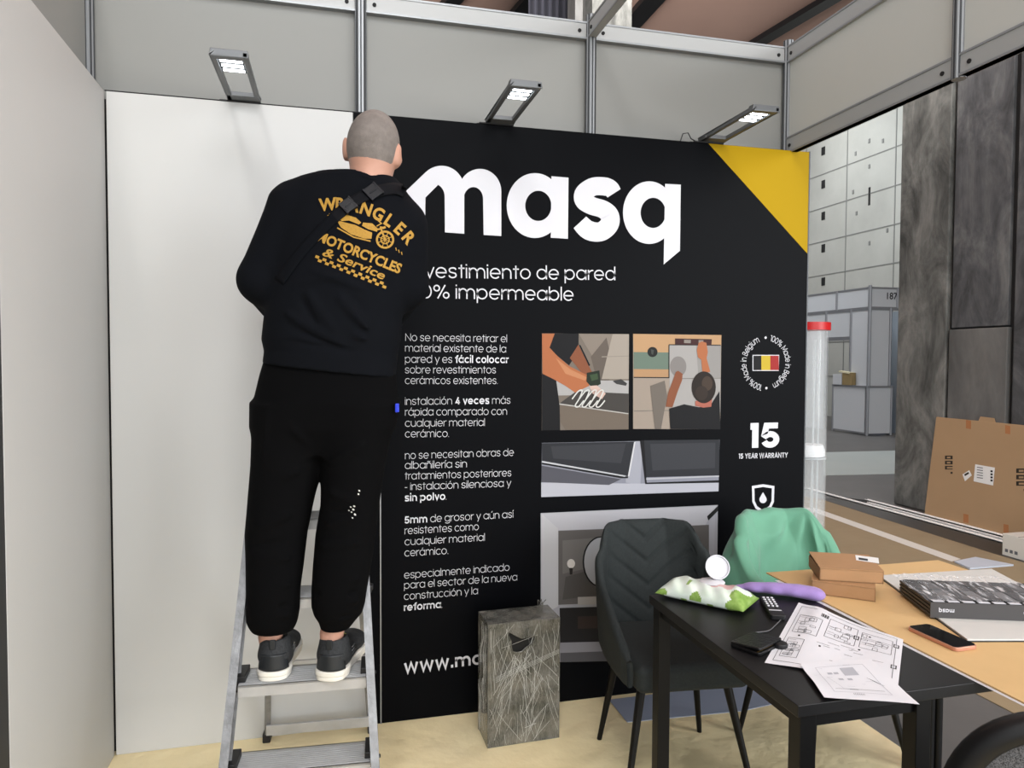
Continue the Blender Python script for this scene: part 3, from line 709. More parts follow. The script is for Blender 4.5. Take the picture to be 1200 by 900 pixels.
# round stamp with the flag, the 15 and the shield
bg = MB()
c = pp(897.5, 425.3, 0.0012); R = (pp(925, 425, 0)-pp(897.5, 425, 0)).length*0.94
def round_text(mb, s, c, R, start, total, size):
    w = []
    for ch in s: w.append(0.3 if ch == ' ' else text_run([(ch, 0.075)])[2]+0.085)
    sc = math.radians(total)*R/sum(w); a = math.radians(start)
    for ch, q in zip(s, w):
        m_ = a - q*sc/R/2; a -= q*sc/R
        if ch == ' ': continue
        ex = Vector((math.sin(m_), 0, -math.cos(m_))); ey = Vector((math.cos(m_), 0, math.sin(m_)))
        V, Fs, wd = text_run([(ch, 0.075)]); mb.add([c+ey*(R-size*0.35)+ex*((p[0]-wd/2)*sc)+ey*(p[1]*size) for p in V], Fs, M_ink)
round_text(bg, '100% Made in Belgium', c, R, 80, 150, 0.041); round_text(bg, '100% Made in Belgium', c, R, 260, 150, 0.041)
for a in (92, 272):
    q = c+Vector((math.cos(math.radians(a)), 0, math.sin(math.radians(a))))*R; bg.flat([q+Vector((0.006*math.cos(t*PI/5), 0, 0.006*math.sin(t*PI/5))) for t in range(10)], M_ink)
bg.build('origin_stamp_text', panel, weld=False); bg = MB()
bg.flat([pp(620+x*340/1200, 370+y*340/1200, 0.0010) for x, y in ((924, 162), (1034, 162), (1032, 228), (924, 228))], M_ink)
for x0, x1, col in ((927, 960, (16, 16, 18)), (960, 997, (226, 192, 40)), (997, 1032, (186, 40, 36))):
    bg.flat([pp(620+x*340/1200, 370+y*340/1200, 0.0014) for x, y in ((x0, 165), (x1, 165), (x1, 225), (x0, 225))], PMAT('%d_%d_%d' % col, col))
bg.build('flag_print', panel, weld=False)
bg = MB(); line(bg, [('1', 0.19)], 879, 525, 888.5, 524.7, 0.168); line(bg, [('5', 0.165)], 891.5, 524.6, 913, 524, 0.168); line(bg, [('15 YEAR WARRANTY', 0.13)], 865.5, 537.5, 923, 536, 0.034); bg.build('warranty_mark', panel, weld=False)
bg = MB()
sh = [(921, 704), (967, 697), (1014, 704), (1012, 770), (1000, 795), (967, 817), (936, 797), (923, 770)]
cx, cy = 967, 752
inn = [(cx+(x-cx)*0.78, cy+(y-cy)*0.80) for x, y in sh]
q = lambda x, y: pp(620+x*340/1200, 370+y*340/1200, 0.0012)
for i in range(8):
    j = (i+1) % 8; bg.flat([q(*sh[i]), q(*sh[j]), q(*inn[j]), q(*inn[i])], M_ink)
bg.flat([q(*p) for p in [(967, 729)]+arcpts(967, 760, 15, 15, -30, 210, 18)], M_ink)
line(bg, [('100% WATERPROOF', 0.13)], 866, 611, 924, 609, 0.034)
bg.build('waterproof_mark', panel, weld=False)

# ------------------------------------------------------------------ floor things near the panel
M_sheet = mat('blue_grey_sheet', (148, 158, 178), 0.5, bump=(4, 0.3))
b = MB(); b.prism([(2.0, -0.035), (2.0, -0.235), (2.52, -0.265), (2.70, -0.24), (2.72, -0.035)], (0, 0, 0.0), (1, 0, 0), (0, 1, 0), (0, 0, 0.003), M_sheet)
tag(b.build('plastic_sheet'), 'pale blue-grey sheet lying on the kraft floor under the chairs', 'sheet')

def film_material():
    m = bpy.data.materials.new('stretch_film'); m.use_nodes = True; nt = m.node_tree; B = nt.nodes['Principled BSDF']
    B.inputs['Roughness'].default_value = 0.22; B.inputs['Coat Weight'].default_value = 0.6
    tc = nt.nodes.new('ShaderNodeTexCoord'); acc = None
    for rot, sc, wd in (((0, 0.05, 0), (190, 190, 4), 0.030), ((0, 0.42, 0.2), (150, 150, 4), 0.022), ((0, -0.38, 0.1), (170, 170, 4), 0.022), ((0, 1.25, 0), (120, 120, 3), 0.016)):
        mp = nt.nodes.new('ShaderNodeMapping'); mp.inputs['Rotation'].default_value = rot; mp.inputs['Scale'].default_value = sc
        n = nt.nodes.new('ShaderNodeTexNoise'); n.inputs['Scale'].default_value = 1.0; n.inputs['Detail'].default_value = 3
        nt.links.new(tc.outputs['Object'], mp.inputs['Vector']); nt.links.new(mp.outputs['Vector'], n.inputs['Vector'])
        a = nt.nodes.new('ShaderNodeMath'); a.operation = 'SUBTRACT'; a.inputs[1].default_value = 0.5; nt.links.new(n.outputs['Fac'], a.inputs[0])
        c = nt.nodes.new('ShaderNodeMath'); c.operation = 'ABSOLUTE'; nt.links.new(a.outputs[0], c.inputs[0])
        r = nt.nodes.new('ShaderNodeMapRange'); r.inputs[1].default_value = 0.0; r.inputs[2].default_value = wd; r.inputs[3].default_value = 0.42; r.inputs[4].default_value = 0.0
        nt.links.new(c.outputs[0], r.inputs[0])
        if acc is None: acc = r.outputs[0]
        else:
            x = nt.nodes.new('ShaderNodeMath'); x.operation = 'MAXIMUM'; nt.links.new(acc, x.inputs[0]); nt.links.new(r.outputs[0], x.inputs[1]); acc = x.outputs[0]
    mx = nt.nodes.new('ShaderNodeMix'); mx.data_type = 'RGBA'; mx.inputs[6].default_value = rgb(78, 76, 68); mx.inputs[7].default_value = rgb(165, 164, 156)  # pale streak colour paints highlights into the film
    pn = nt.nodes.new('ShaderNodeTexNoise'); pn.inputs['Scale'].default_value = 11; pn.inputs['Detail'].default_value = 4; nt.links.new(tc.outputs['Object'], pn.inputs['Vector'])
    pr = nt.nodes.new('ShaderNodeValToRGB'); pr.color_ramp.elements[0].position = 0.38; pr.color_ramp.elements[1].position = 0.66; pr.color_ramp.elements[0].color = rgb(52, 53, 46); pr.color_ramp.elements[1].color = rgb(112, 108, 99)
    nt.links.new(pn.outputs['Fac'], pr.inputs['Fac']); nt.links.new(pr.outputs['Color'], mx.inputs[6])
    nt.links.new(acc, mx.inputs['Factor']); nt.links.new(mx.outputs[2], B.inputs['Base Color'])
    bp = nt.nodes.new('ShaderNodeBump'); bp.inputs['Strength'].default_value = 0.6; bp.inputs['Distance'].default_value = 0.004
    nt.links.new(acc, bp.inputs['Height']); nt.links.new(bp.outputs['Normal'], B.inputs['Normal'])
    return m
M_film = film_material()
t = thing('wrapped_box', 'upright box wrapped in clear stretch film with a torn dark hole, before the black panel', 'box', (1.391, -0.289, 0), 0.037)
BWw, BDd, BHh = 0.297, 0.150, 0.488
b = MB(); b.span((0.006, 0.006, 0.0), (BWw-0.006, BDd-0.006, BHh-0.006), mat('dark_carton', (24, 23, 22), 0.8)); b.build('box_body', t, bevel=0.004)
hole = [(640, 245), (672, 262), (700, 276), (730, 272), (765, 266), (764, 284), (752, 302), (722, 322), (700, 342), (676, 346), (655, 340), (650, 318), (648, 290), (634, 262)]
hp = []
for x, y in hole:
    p = at_y(440+x*0.2444, 680+y*0.2444, -0.286); hp.append((p.x-1.391, p.z))
def inside(x, z, P=hp):
    c = False
    for i in range(len(P)):
        (x1, z1), (x2, z2) = P[i-1], P[i]
        if (z1 > z) != (z2 > z) and x < (x2-x1)*(z-z1)/(z2-z1)+x1: c = not c
    return c
def wob(x, y, z): return 0.0025*(math.sin(31*x+17*z)+math.sin(47*z-23*x+11*y))
b = MB(); NX, NZ = 60, 96
vs = [(BWw*i/NX, -0.002+wob(BWw*i/NX, 0, BHh*j/NZ)*(1 if 0 < i < NX and 0 < j < NZ else 0), BHh*j/NZ) for j in range(NZ+1) for i in range(NX+1)]
fs = [(j*(NX+1)+i, j*(NX+1)+i+1, (j+1)*(NX+1)+i+1, (j+1)*(NX+1)+i) for j in range(NZ) for i in range(NX) if not inside(BWw*(i+.5)/NX, BHh*(j+.5)/NZ)]
b.add(vs, fs, M_film)
b.grid(lambda u, v: Vector((-0.001+wob(0, u*.15, v*BHh)*(0 < u < 1), -0.002+u*(BDd+0.002), v*BHh)), 12, 40, M_film)
b.grid(lambda u, v: Vector((BWw+wob(0, u*.15, v*BHh)*(0 < u < 1), -0.002+u*(BDd+0.002), v*BHh)), 12, 40, M_film)
b.grid(lambda u, v: Vector((u*BWw, BDd+0.0, v*BHh)), 4, 4, M_film)
b.grid(lambda u, v: Vector((u*BWw, -0.002+v*(BDd+0.002), BHh+(0.0015*math.sin(21*u+5*v)+0.001*math.sin(13*v-17*u))*(0 < u < 1)*(0 < v < 1))), 30, 16, M_film)
for k in range(5):
    x = 0.245+0.006*k; b.tube([(x, BDd-0.02, BHh-0.004), (x+0.004*math.sin(k), BDd-0.03, BHh+0.02), (x+0.012*math.sin(2*k), BDd-0.025, BHh+0.034+0.006*math.sin(3*k))], 0.0015, M_film, 4)
b.tube([(q[0], -0.004, q[1]) for q in hp], 0.0035, M_film, 6, closed=True)
M_crease = mat('film_crease_glint', (196, 196, 190), 0.15, spec=0.7)  # bright colour puts the film's highlights on its crease lines
RC = random.Random(11)
def crease(x0, z0, x1, z1, w, side=0):
    n = 7; pts = []
    for i in range(n):
        q = i/(n-1); x, z = x0+(x1-x0)*q+0.003*math.sin(q*5+x0*90), z0+(z1-z0)*q
        if side == 0:
            if not (0.002 < x < BWw-0.002 and 0.004 < z < BHh-0.004) or inside(x, z): continue
            pts.append((x, -0.0045+wob(x, 0, z), z))
        else:
            if not (0.0 < x < BDd and 0.004 < z < BHh-0.004): continue
            pts.append((-0.0035+wob(0, x, z), x, z))
    if len(pts) > 2: b.tube(pts, w, M_crease, 4)
for k in range(85):
    x, z = RC.uniform(0, BWw), RC.uniform(0, BHh); a = RC.gauss(0, 0.30)+(0.9 if RC.random() < .10 else 0); l_ = RC.uniform(.05, .22); crease(x-l_*math.sin(a)/2, z-l_*math.cos(a)/2, x+l_*math.sin(a)/2, z+l_*math.cos(a)/2, RC.uniform(.0003, .0008))
for k in range(16):
    hx, hz = RC.uniform(.10, .20), 0.33+RC.uniform(0, .03); a = RC.uniform(-0.75, 0.75); l_ = RC.uniform(.10, .24); crease(hx, hz, hx+l_*math.sin(a), hz-l_*math.cos(a), RC.uniform(.0004, .0009))
for k in range(4): crease(0.03, 0.26+k*.006, 0.29, 0.345+k*.005, 0.0006)
for k in range(26):
    x, z = RC.uniform(0, BDd), RC.uniform(0, BHh); l_ = RC.uniform(.08, .3); crease(x, z-l_/2, x+RC.uniform(-.02, .02), z+l_/2, RC.uniform(.0003, .0008), 1)
b.build('stretch_film_wrap', t, smooth=40)

# ------------------------------------------------------------------ ladder
M_lad = mat('worn_aluminium', (150, 151, 153), 0.4, 0.5, noise=(24, (112, 112, 113), 0.25), bump=(90, 0.15))
M_step = mat('ribbed_aluminium_step', (196, 197, 198), 0.45, 0.45, noise=(10, (170, 170, 170), 0.3))
LRZ = math.radians(-3.7); lc = CAM + ray(355.5, 803)*2.25
lo = lc - Matrix.Rotation(LRZ, 3, 'Z') @ Vector((0, 0.1684, 0))
lad = thing('step_ladder', 'silver aluminium folding step ladder the person in black stands on', 'ladder', (lo.x, lo.y, 0), LRZ)
def lwid(z): return (0.478-0.12*z)/2
def lfy(z): return 0.34*z
ZT = 1.58; SZ = [0.262, 0.497, 0.737, 0.977, 1.215]
for s in (-1, 1):
    b = MB()
    p0, p1 = Vector((s*lwid(0), 0, 0.0)), Vector((s*lwid(ZT), lfy(ZT), ZT)); d = (p1-p0).normalized(); n = d.cross(Vector((1, 0, 0))).normalized()
    prof = [(-0.013*s, -0.03), (0.013*s, -0.03), (0.013*s, 0.03), (-0.013*s, 0.03), (-0.013*s, 0.026), (0.009*s, 0.026), (0.009*s, -0.026), (-0.013*s, -0.026)]
    b.prism(prof if s > 0 else prof[::-1], p0, Vector((1, 0, 0)), -n, p1-p0, M_lad); b.build('front_rail', lad)
    b = MB(); b.box((s*lwid(0), 0.0, 0.022), (0.036, 0.075, 0.044), M_dark); b.build('foot', lad, bevel=0.004)
    b = MB(); a0, a1 = Vector((s*(lwid(1.2)-0.03), lfy(1.2)+0.05, 1.2)), Vector((s*0.203, 0.772, 0.0))
    b.bar(a0, a1, 0.022, 0.035, M_lad); b.build('rear_leg', lad, bevel=0.002)
    b = MB(); b.box((s*0.203, 0.768, 0.018), (0.03, 0.05, 0.036), M_dark); b.build('foot', lad, bevel=0.004)
    for z in SZ[:4]:
        b = MB(); b.box((s*(lwid(z)-0.018), lfy(z)+0.055, z-0.004), (0.028, 0.095, 0.05), M_dark); b.lathe([(0.006, -0.003), (0.006, 0.003)], (s*(lwid(z)+0.014), lfy(z)+0.02, z), M_alud, 10, R=Matrix.Rotation(PI/2, 3, 'Y'))
        b.build('step_bracket', lad, bevel=0.003)
for z in SZ:
    w = lwid(z)-0.014; y0 = lfy(z)-0.012; D = 0.13 if z < 1.2 else 0.24
    b = MB(); b.span((-w, y0, z-0.006), (w, y0+D, z), M_step); b.span((-w, y0, z-0.036), (w, y0+0.004, z), M_step); b.span((-w, y0+D-0.004, z-0.03), (w, y0+D, z), M_step)
    for k in range(int(D/0.011)-1): b.span((-w, y0+0.008+k*0.011, z), (w, y0+0.012+k*0.011, z+0.0016), M_step)
    o = b.build('step' if z < 1.2 else 'top_platform', lad)
b = MB(); b.bar((-0.20, 0.725, 0.062), (0.20, 0.725, 0.062), 0.012, 0.04, M_step); b.build('rear_crossbar', lad, bevel=0.002)
b = MB(); b.bar((-0.185, 0.62, 0.36), (0.185, 0.62, 0.36), 0.012, 0.03, M_step); b.build('rear_crossbar', lad, bevel=0.002)
b = MB(); b.tube([(-lwid(ZT), lfy(ZT), ZT-0.01), (-lwid(ZT)+0.02, lfy(ZT)+0.01, ZT+0.03), (lwid(ZT)-0.02, lfy(ZT)+0.01, ZT+0.03), (lwid(ZT), lfy(ZT), ZT-0.01)], 0.013, M_dark, 10); b.build('top_handle', lad, smooth=60)
b = MB(); p = Vector((-lwid(0.8)-0.016, lfy(0.8), 0.80)); b.box((lwid(0.735)+0.012, lfy(0.75), 0.757), (0.02, 0.03, 0.016), M_dark); b.build('hinge_catch', lad, bevel=0.003)

# ------------------------------------------------------------------ dining chairs
M_fab = mat('dark_green_grey_fabric', (29, 34, 35), 0.85, noise=(120, (40, 46, 46), 0.25), bump=(400, 0.25))
M_leg = mat('black_steel', (8, 8, 9), 0.45, spec=0.3)
SW2, SYB, SYF = 0.215, 0.215, -0.20
def shell_plan(s):
    """plan of the seat shell: s = -1 left front, 0 middle of the back, 1 right front; returns point and outward normal"""
    def at(s):
        a = abs(s); sg = -1 if s < 0 else 1
        if a < 0.36: x, y = a/0.36*(SW2-0.07), SYB
        elif a < 0.56: q = (a-0.36)/0.20*PI/2; x, y = SW2-0.07+0.07*math.sin(q), SYB-0.07+0.07*math.cos(q)
        else: q = (a-0.56)/0.44; x, y = SW2+0.012*math.sin(q*PI), SYB-0.07+(SYF-SYB+0.07)*q
        return sg*x, y
    x, y = at(s); x0, y0 = at(max(-1, s-0.02)); x1, y1 = at(min(1, s+0.02)); L = math.hypot(x1-x0, y1-y0)
    return x, y, -(y1-y0)/L, (x1-x0)/L
def shell_top(s):
    a = abs(s); z = 0.855
    if a > 0.40: q = min(1, (a-0.40)/0.24); z = 0.855-0.205*(q*q*(3-2*q))
    if a > 0.64: q = (a-0.64)/0.36; z = 0.65-0.16*q**1.6
    return z
def shell_point(s, z, d=0.0):
    """point of the shell at height z, d metres outward (negative = towards the sitter)"""
    x, y, nx, ny = shell_plan(s); h = z-0.44; bk = max(0, 1-abs(s)/0.62)
    px = x*(1-0.10*max(0, h)/0.4*bk); py = y+0.26*h*min(1, bk*1.6)
    if abs(s) > 0.5: px += (1 if s > 0 else -1)*0.05*max(0, h)
    return Vector((px+nx*d, py+ny*d, z)), px
def make_chair(label, loc, rz):
    t = thing('dining_chair', label, 'chair', (loc[0], loc[1], 0), rz, 'quilted dining chairs')
    def surf(off, quilt):
        def f(u, v):
            s = u*2-1; z = 0.395+(shell_top(s)-0.395)*v; px = shell_point(s, z)[1]; bk = max(0, 1-abs(s)/0.62)
            d = off*0.017*math.sqrt(max(0, 1-(2*v-1)**8))*(1-0.3*(abs(s) > 0.97))
            if quilt and abs(s) < 0.46:
                for c in (0.33, 0.42, 0.51, 0.60, 0.69, 0.78):
                    g = (z-(c+abs(px)*0.80))/0.0085; d += 0.011*math.exp(-g*g)
                d += -0.004*bk*(abs(s) < 0.4)
            return shell_point(s, z, d)[0]
        return f
    b = MB(); NU, NV = 96, 64
    b.grid(surf(-1, True), NU, NV, M_fab); b.grid(surf(1, False), NU, NV, M_fab)
    fo, fi = surf(1, False), surf(-1, True)
    for u in (0, 1):
        n = len(b.v); b.add([fi(u, j/16) for j in range(17)]+[fo(u, j/16) for j in range(17)], [(j, j+1, 17+j+1, 17+j) for j in range(16)], M_fab)
    for v in (0, 1): b.add([fi(j/96, v) for j in range(97)]+[fo(j/96, v) for j in range(97)], [(j, j+1, 97+j+1, 97+j) for j in range(96)], M_fab)
    b.build('backrest_shell', t, smooth=180)
    b = MB(); b.prism([(-0.20, -0.245), (0.20, -0.245), (0.213, -0.1), (0.205, 0.13), (0.15, 0.20), (-0.15, 0.20), (-0.205, 0.13), (-0.213, -0.1)], (0, 0, 0.385), (1, 0, 0), (0, 1, 0), (0, 0, 0.095), M_fab)
    b.build('seat', t, bevel=0.028, seg=4)
    b = MB(); b.span((-0.17, -0.17, 0.372), (0.17, 0.16, 0.386), M_leg); b.build('seat_frame', t, bevel=0.003)
    for sx, sy in ((-1, 1), (1, 1), (-1, -1), (1, -1)):
        fx, fy = (0.21, 0.205) if sy > 0 else (0.23, -0.215)
        b = MB(); b.tube([(sx*0.155, sy*0.145, 0.380), (sx*fx, fy, 0.0)], [0.0165, 0.0095], M_leg, 12); b.build('leg', t, smooth=40)
    return t
make_chair('dark grey quilted dining chair with nothing on its back, beside the wrapped box', (2.027, -0.555), math.radians(-6))
make_chair('dark quilted dining chair with a green jacket hung over its back', (2.64, -0.60), math.radians(5.5))

# green jacket over the second chair
M_green = mat('sea_green_cloth', (100, 156, 130), 0.75, noise=(9, (94, 148, 122), 0.3), bump=(500, 0.1), sheen=0.2)
def make_jacket():
    R = Matrix.Rotation(math.radians(5.5), 3, 'Z'); o = Vector((2.64, -0.60, 0))
    b = MB(); NU, NV = 130, 110
    def f(u, v):
        s = -0.80+1.62*u; zt = shell_top(s)+0.002+0.004*math.sin(s*19)
        li, lo_ = 0.29+0.03*math.sin(4*u+1), 0.24+0.05*math.sin(5*u+2); q = v*(li+lo_+0.11)
        w = 0.024
        if q < li: zz, side = li-q, -1
        elif q < li+0.11: a = (q-li)/0.11*PI; zz, side = 0, 0
        else: zz, side = q-li-0.11, 1
        k = min(1, zz/0.07); ph = math.atan2(s-0.42, zz*2.2+0.10)
        fold = k*(0.013*(1+math.sin(ph*10))+0.006*(1+math.sin(s*17+zz*9))+0.004*math.sin(zz*24-s*9))
        z = zt-zz
        if side == 0: d, z = -w*math.cos(a), zt+w*0.8*math.sin(a)
        else: d = side*(w+fold+0.17*zz*(side > 0))
        return o+R @ shell_point(s, z, d)[0]
    b.grid(f, NU, NV, M_green)
    j = b.build('green_jacket', smooth=180, solid=0.004)
    return tag(j, 'sea-green jacket draped over the back of the chair behind the table', 'jacket')
make_jacket()

# ------------------------------------------------------------------ tables
M_ttop = mat('black_table_top', (15, 15, 17), 0.42, spec=0.45, noise=(3, (18, 18, 20), 0.3))
t = thing('table', 'small black table with square legs in front of the quilted chair', 'table', (2.07, -1.21, 0))
b = MB(); b.span((1.81-2.07, -1.60+1.21, 0.722), (2.40-2.07, -0.835+1.21, 0.75), M_ttop); b.build('tabletop', t, bevel=0.002)
for x, y in ((1.842, -1.572), (1.842, -0.865), (2.155, -1.572), (2.37, -0.865)):
    for _ in (0,):
        b = MB(); b.span((x-0.021-2.07, y-0.021+1.21, 0), (x+0.021-2.07, y+0.021+1.21, 0.722), M_leg); b.build('leg', t, bevel=0.002)
b = MB()
for y in (-1.572, -0.865): b.span((1.86-2.07, y-0.012+1.21, 0.69), ((2.14 if y < -1 else 2.32)-2.07, y+0.012+1.21, 0.7215), M_leg)
for x in (1.842, 2.155): b.span((x-0.012-2.07, -1.55+1.21, 0.69), (x+0.012-2.07, -0.89+1.21, 0.7215), M_leg)
b.build('table_frame', t)
M_ktop = mat('white_laminate', (206, 205, 200), 0.5)
t = thing('table', 'long table under brown kraft paper at the right side of the stand', 'table', (2.72, -1.5, 0))
b = MB(); b.span((-0.31, -0.80, 0.722), (0.31, 0.745, 0.75), M_ktop); b.build('tabletop', t, bevel=0.002)
for x in (0.23, 0.265):
    for y in (-0.74, 0.68):
        b = MB(); b.tube([(x, y, 0), (x, y, 0.722)], 0.016, M_leg, 12); b.build('leg', t, smooth=40)
M_kraft = mat('brown_kraft_paper', (212, 177, 124), 0.65, noise=(7, (204, 169, 117), 0.3), bump=(7, 0.15))
b = MB(); b.prism([(2.318, -0.722), (2.305, -1.76), (2.31, -2.3), (3.06, -2.3), (3.055, -0.735), (2.83, -0.735)], (0, 0, 0.7505), (1, 0, 0), (0, 1, 0), (0, 0, 0.004), M_kraft)
kp = b.build('kraft_paper'); tag(kp, 'sheet of brown kraft paper covering the right-hand table', 'paper')
b = MB(); b.prism([(2.300, -0.80), (2.296, -1.72), (2.50, -1.72), (2.50, -0.80)], (0, 0, 0.7502), (1, 0, 0), (0, 1, 0), (0, 0, 0.0003), M_ink); b.build('under_sheet', kp, label='white sheet edge showing under the kraft paper')
ZK = 0.7548

# ------------------------------------------------------------------ things on the tables
def obox(mb, p0, p1, depth, h, m, z0):
    """box standing on z0 whose near bottom edge runs p0-p1"""
    p0, p1 = Vector((p0[0], p0[1], z0)), Vector((p1[0], p1[1], z0)); ex = (p1-p0); L = ex.length; ex = ex/L; ey = Vector((-ex.y, ex.x, 0))
    mb.prism([(0, 0), (L, 0), (L, depth), (0, depth)], p0, ex, ey, (0, 0, h), m); return p0, ex, ey, L
M_card = mat('brown_cardboard', (172, 132, 94), 0.75, noise=(14, (164, 126, 88), 0.3), bump=(60, 0.08))
M_cardd = mat('cardboard_edge', (132, 98, 64), 0.8)
def flat_box(p0, p1, depth, h, z0, label, lid=0.0, tagpos=None):
    p0, p1 = Vector((p0.x, p0.y, z0)), Vector((p1.x, p1.y, z0)); d = p1-p0; rz = math.atan2(d.y, d.x); L = d.length
    t = thing('cardboard_box', label, 'box', p0, rz, 'flat cardboard boxes on the kraft table')
    b = MB(); e = 0.004
    b.span((0, 0, 0), (L, depth, 0.003), M_card); b.span((0, 0, 0), (L, 0.003, h-e), M_card); b.span((0, depth-0.003, 0), (L, depth, h-e), M_card); b.span((0, 0, 0), (0.003, depth, h-e), M_card); b.span((L-0.003, 0, 0), (L, depth, h-e), M_card)
    b.build('tray', t)
    b = MB(); b.prism([(0, 0), (L, 0), (L, depth), (0, depth)], (0, 0, h-0.003), (1, 0, 0), (0, 1, lid), (0, 0, 0.003), M_card)
    if lid: b.prism([(0.004, depth), (L-0.004, depth), (L-0.004, depth-0.002), (0.004, depth-0.002)], (0, 0, h-e-0.01), (1, 0, 0), (0, 1, 0), (0, 0, depth*lid+0.01), M_cardd)
    b.build('lid', t)
    b = MB(); WL = mat('white_label', (228, 228, 226), 0.5); IK = mat('black_ink', (20, 20, 22), 0.6)
    if tagpos == 'top':
        x0, y0 = L*0.70, depth*0.52
        zt = lambda y: h+0.0006+lid*y
        P = lambda x, y, k=0: Vector((x, y, zt(y)+k))
        b.flat([P(x0, y0+0.01), P(x0+0.065, y0-0.012), P(x0+0.08, y0+0.048), P(x0+0.012, y0+0.066)], WL)
        b.flat([P(x0+0.010, y0+0.016, .0003), P(x0+0.036, y0+0.008, .0003), P(x0+0.042, y0+0.03, .0003), P(x0+0.015, y0+0.04, .0003)], IK)
    else:
        b.flat([(-0.0006, 0.03, 0.006), (-0.0006, 0.10, 0.006), (-0.0006, 0.10, h-0.006), (-0.0006, 0.03, h-0.006)], WL)
        b.flat([(-0.0009, 0.05, 0.016), (-0.0009, 0.08, 0.016), (-0.0009, 0.08, h-0.014), (-0.0009, 0.05, h-0.014)], IK)
    b.build('label_sticker', t, weld=False)
    return t
flat_box(at_z(951, 695.5, ZK), at_z(1025.8, 705.5, ZK), 0.155, 0.044, ZK, 'lower of two flat brown cardboard boxes, with a label on its end', tagpos='end')
flat_box(at_z(960.5, 680, ZK+0.0445), at_z(1035.5, 684.5, ZK+0.0445), 0.165, 0.042, ZK+0.0445, 'upper of two flat brown cardboard boxes, lid ajar with a sticker on top', lid=0.05, tagpos='top')

# white board with the stack of dark sample boards and their film
b = MB(); q0, q1 = at_z(1030, 676, ZK), at_z(1133.5, 751.5, ZK); q2 = q1+Vector((0.42, -0.10, 0)); q3 = q0+Vector((0.46, -0.03, 0))
b.prism([(p.x, p.y) for p in (q0, q1, q2, q3)], (0, 0, ZK), (1, 0, 0), (0, 1, 0), (0, 0, 0.006), mat('white_board', (206, 205, 200), 0.5))
wb = b.build('white_board', bevel=0.001); tag(wb, 'thin white board lying under the dark sample boards on the table', 'board')
b = MB(); b.prism([(p.x, p.y) for p in (q0+Vector((-.004, 0, 0)), q1+Vector((-.006, -.005, 0)), q2+Vector((0, -.005, 0)), q3)], (0, 0, ZK), (1, 0, 0), (0, 1, 0), (0, 0, 0.0016), M_dark); b.build('dark_backing', wb)
ZS = ZK+0.0062
s0, s1, s2 = at_z(1090.2, 723.8, ZS), at_z(1200, 728, ZS), at_z(1052.7, 694.5, ZS)
ex = (s1-s0).normalized(); rzs = math.atan2(ex.y, ex.x); dep = (s2-s0).length*0.98; sk = (s2-s0)
M_slate = mat('dark_grey_board', (48, 48, 50), 0.5, noise=(30, (58, 58, 60), 0.3)); M_face = mat('grey_printed_face', (66, 64, 64), 0.55)
st = thing('sample_case', 'flat stack of dark sample boards with a printed grey front, under clear film', 'samples', s0, rzs)
LS = 0.40; skl = Matrix.Rotation(-rzs, 3, 'Z') @ sk
for k in range(4):
    b = MB(); z = k*0.0112
    b.prism([(0.004, 0.003), (LS, 0.003), (LS+skl.x, skl.y), (skl.x+0.003, skl.y)], (0, 0, z), (1, 0, 0), (0, 1, 0), (0, 0, 0.0085), M_slate); b.build('sample_board', st, bevel=0.0008)
    b = MB(); b.prism([(0.012, 0.004), (LS-0.01, 0.004), (LS+skl.x-0.01, skl.y-0.006), (skl.x+0.012, skl.y-0.006)], (0, 0, z+0.0085), (1, 0, 0), (0, 1, 0), (0, 0, 0.0027), M_shadow); b.build('spacer', st)
b = MB(); b.prism([(0, 0), (LS, 0), (LS, 0.0025), (0, 0.0025)], (0, 0, 0), (1, 0, 0), (0, 1, 0), (0, 0, 0.0455), M_face)
fp = b.build('front_panel', st)
b = MB(); put_text(b, [('masq', 0.15)], (0.066, -0.0006, 0.0275), (-1, 0, 0), (0, 0, -1), 0.017, M_ink, width=0.043)
b.lathe([(0.006, -0.0003), (0.006, 0.0003)], (0.262, -0.0006, 0.024), M_ink, 14, R=Matrix.Rotation(PI/2, 3, 'X')); b.build('logo_print', fp, weld=False)
b = MB()                                         # strips in rows on the top board, a white label at each near end
M_s1 = mat('sample_grey', (74, 74, 76), 0.4); M_s2 = mat('sample_mid_grey', (104, 104, 106), 0.4)
for i in range(9):
    x0 = 0.010+i*0.0425
    for j, (v0, v1) in enumerate(((0.13, 0.52), (0.55, 0.96))):
        b.prism([(skl.x*v0, skl.y*v0), (0.034+skl.x*v0, skl.y*v0), (0.034+skl.x*v1, skl.y*v1), (skl.x*v1, skl.y*v1)], (x0, 0, 0.0456), (1, 0, 0), (0, 1, 0), (0, 0, 0.0012), (M_slate, M_s1, M_s2, M_shadow)[(i*2+j*3) % 4])
    b.prism([(skl.x*0.03, skl.y*0.03), (0.032+skl.x*0.03, skl.y*0.03), (0.032+skl.x*0.10, skl.y*0.10), (skl.x*0.10, skl.y*0.10)], (x0, 0, 0.0456), (1, 0, 0), (0, 1, 0), (0, 0, 0.0010), M_ink)
b.build('sample_strips', st, weld=False)
